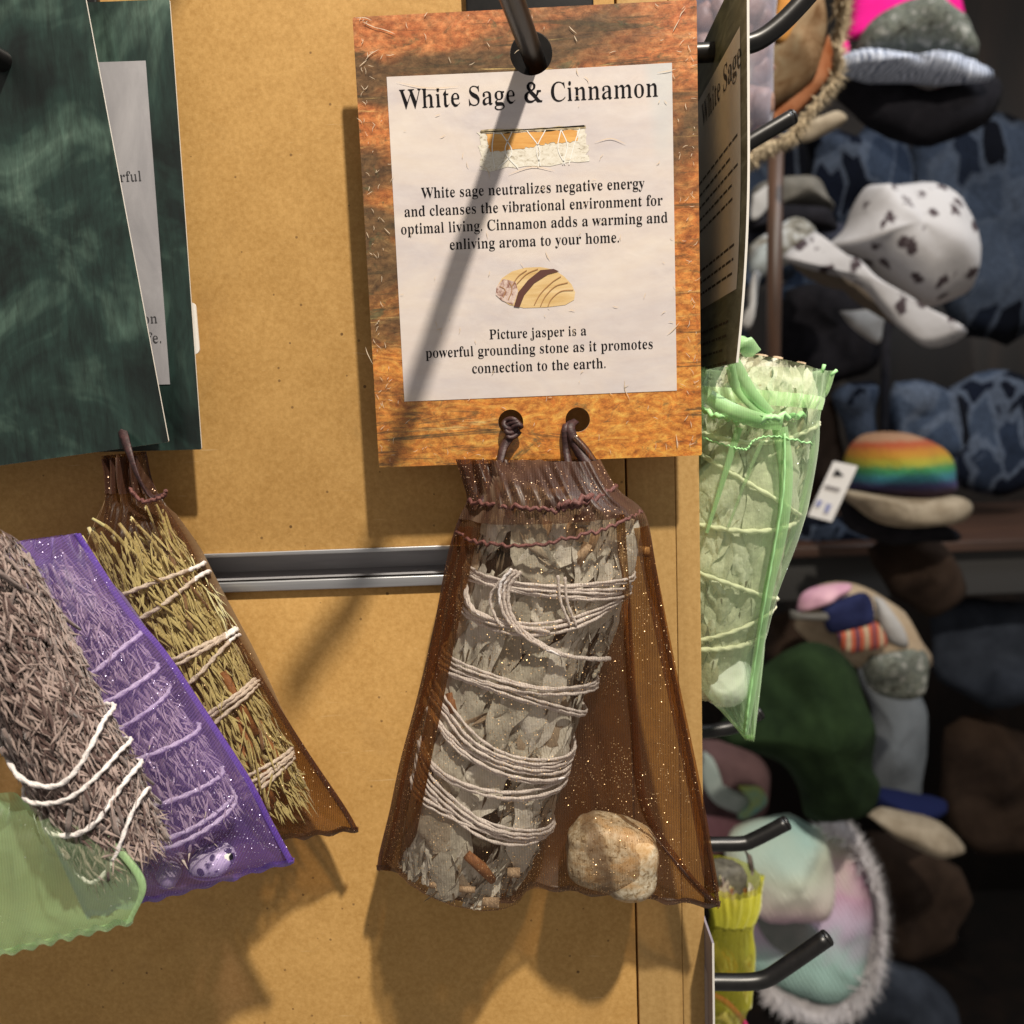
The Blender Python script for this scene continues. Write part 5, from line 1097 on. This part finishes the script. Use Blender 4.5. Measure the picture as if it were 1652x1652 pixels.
# pastel hats
def m_pastel(name, sc):
    m = mat(name, rough=.95); g = G(m); v_ = g.co(); n_ = g.math('ADD', g.math('MULTIPLY', g.noise(v_, sc, 2, .5, .4), .35), g.math('MULTIPLY', g.n('ShaderNodeMapRange', {0: g.n('ShaderNodeSeparateXYZ', {0: v_}).outputs[2], 1: P(1300, 1320, .9).z, 2: P(1300, 1640, .9).z}).outputs[0], .75))
    c = g.ramp(n_, [(.16, (.36, .60, .58)), (.28, (.60, .66, .52)), (.40, (.66, .56, .50)), (.52, (.60, .36, .48)), (.66, (.52, .44, .56)), (.78, (.40, .62, .55))])
    w_ = g.wave(g.co((1, 1, 1), (0, .5, 0)), 60, 1.5, 1, 'X'); g.set(Base_Color=g.mix(.4, c, g.ramp(w_, [(0, (.4, .4, .4)), (1, (.7, .7, .7))]), 'OVERLAY')); g.bump(w_, .6, .003); return m
PAS = m_pastel('pastel_knit', 8); PAS2 = m_pastel('pastel_plush', 14)
t = thing('pastel_hat', P(1290, 1480, .95), 'large pastel pink and mint hat with fluffy rim at the lower right', 'hat')
pillow('brim', [(1240, 1345), (1300, 1330), (1350, 1340), (1385, 1375), (1408, 1430), (1412, 1500), (1402, 1560), (1380, 1605), (1335, 1625), (1280, 1612), (1238, 1590), (1200, 1550), (1190, 1480), (1200, 1400)], .95, .03, PAS2, t, seed=37, centre=(1300, 1480))
pillow('crown', [(1170, 1400), (1182, 1355), (1230, 1325), (1290, 1322), (1325, 1345), (1348, 1395), (1345, 1450), (1320, 1480), (1260, 1485), (1200, 1455)], .89, .05, PAS, t, seed=38)
pillow('inner_shadow_fold', [(1215, 1475), (1255, 1480), (1300, 1490), (1325, 1520), (1290, 1545), (1255, 1530), (1228, 1505)], .915, .004, cloth('grey_fold_shade', [(.3, (.13, .15, .14)), (.7, (.24, .24, .23))], 30), t, seed=39)  # dark patch standing in for the shadow inside the fold
t.children[-1].name = 'fold_shade'
f_ = fringe('fur_trim', [(1330, 1335), (1375, 1362), (1405, 1425), (1414, 1500), (1402, 1565), (1375, 1612), (1330, 1628), (1280, 1615), (1240, 1592)], .93, .022, mat('pastel_fur', (.62, .59, .60), .95), t, 4200, 5, .0010, 1.0, out=(1300, 1480)); f_['kind'] = 'stuff'
t = thing('pastel_hat', P(1170, 1290, 1.15), 'tie-dyed hat in mauve, mint and yellow behind the panel edge', 'hat')
pillow('crown', [(1120, 1190), (1170, 1195), (1225, 1225), (1240, 1262), (1232, 1310), (1190, 1350), (1130, 1350), (1100, 1270)], 1.15, .05, m_noise('mauve_brown', [(.3, (.07, .04, .045)), (.7, (.15, .09, .09))], 12, .95), t, seed=40)
pillow('mint_swirl', [(1128, 1210), (1148, 1228), (1160, 1262), (1190, 1285), (1225, 1300), (1200, 1318), (1160, 1300), (1135, 1262)], 1.085, .006, cloth('mint_cloth', [(.3, (.24, .30, .28)), (.7, (.40, .46, .43))], 20), t, seed=41)
pillow('yellow_swirl', [(1190, 1268), (1222, 1270), (1234, 1290), (1228, 1308), (1205, 1325), (1190, 1320), (1208, 1296)], 1.08, .006, m_noise('aqua_yellow', [(.35, (.12, .38, .45)), (.6, (.42, .46, .06))], 22, .9), t, seed=42)
pillow('pink_edge', [(1120, 1312), (1160, 1320), (1200, 1335), (1190, 1365), (1130, 1372)], 1.08, .008, cloth('dusty_pink', [(.3, (.36, .16, .18)), (.7, (.50, .26, .28))], 20), t, seed=43)
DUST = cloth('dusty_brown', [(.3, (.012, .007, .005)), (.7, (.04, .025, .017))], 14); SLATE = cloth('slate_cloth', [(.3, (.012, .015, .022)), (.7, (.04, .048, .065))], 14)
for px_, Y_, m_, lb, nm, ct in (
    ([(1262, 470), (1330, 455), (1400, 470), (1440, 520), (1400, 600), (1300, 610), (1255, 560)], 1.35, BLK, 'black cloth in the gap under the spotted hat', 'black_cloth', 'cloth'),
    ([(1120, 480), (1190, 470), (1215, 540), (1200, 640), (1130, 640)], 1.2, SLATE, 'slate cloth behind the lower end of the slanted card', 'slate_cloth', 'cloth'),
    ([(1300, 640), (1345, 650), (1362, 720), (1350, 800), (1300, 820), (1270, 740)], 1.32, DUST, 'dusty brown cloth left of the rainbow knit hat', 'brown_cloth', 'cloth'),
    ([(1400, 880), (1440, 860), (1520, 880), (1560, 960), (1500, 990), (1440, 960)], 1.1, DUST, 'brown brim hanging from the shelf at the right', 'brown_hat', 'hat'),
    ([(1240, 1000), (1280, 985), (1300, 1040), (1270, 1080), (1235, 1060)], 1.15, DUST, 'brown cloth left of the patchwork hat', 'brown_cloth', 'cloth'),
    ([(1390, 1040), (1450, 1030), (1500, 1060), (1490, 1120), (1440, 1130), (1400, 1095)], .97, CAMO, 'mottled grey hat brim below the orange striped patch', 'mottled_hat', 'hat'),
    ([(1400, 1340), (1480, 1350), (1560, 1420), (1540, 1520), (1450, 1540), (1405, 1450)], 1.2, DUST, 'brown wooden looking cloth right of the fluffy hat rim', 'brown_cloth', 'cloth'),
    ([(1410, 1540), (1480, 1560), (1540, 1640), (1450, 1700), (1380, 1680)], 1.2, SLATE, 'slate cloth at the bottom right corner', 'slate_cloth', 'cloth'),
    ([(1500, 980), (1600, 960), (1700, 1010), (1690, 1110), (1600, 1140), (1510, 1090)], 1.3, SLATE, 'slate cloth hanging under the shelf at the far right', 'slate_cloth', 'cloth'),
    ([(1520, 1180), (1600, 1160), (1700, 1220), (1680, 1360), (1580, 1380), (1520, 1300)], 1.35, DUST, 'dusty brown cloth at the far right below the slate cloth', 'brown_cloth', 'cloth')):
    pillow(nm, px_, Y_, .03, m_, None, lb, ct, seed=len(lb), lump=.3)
# clutter further right, beyond the photograph's crop
jeans([(1500, 640), (1600, 600), (1680, 640), (1690, 760), (1600, 800), (1520, 760)], 1.4, 'dark denim at the far right edge', 53)
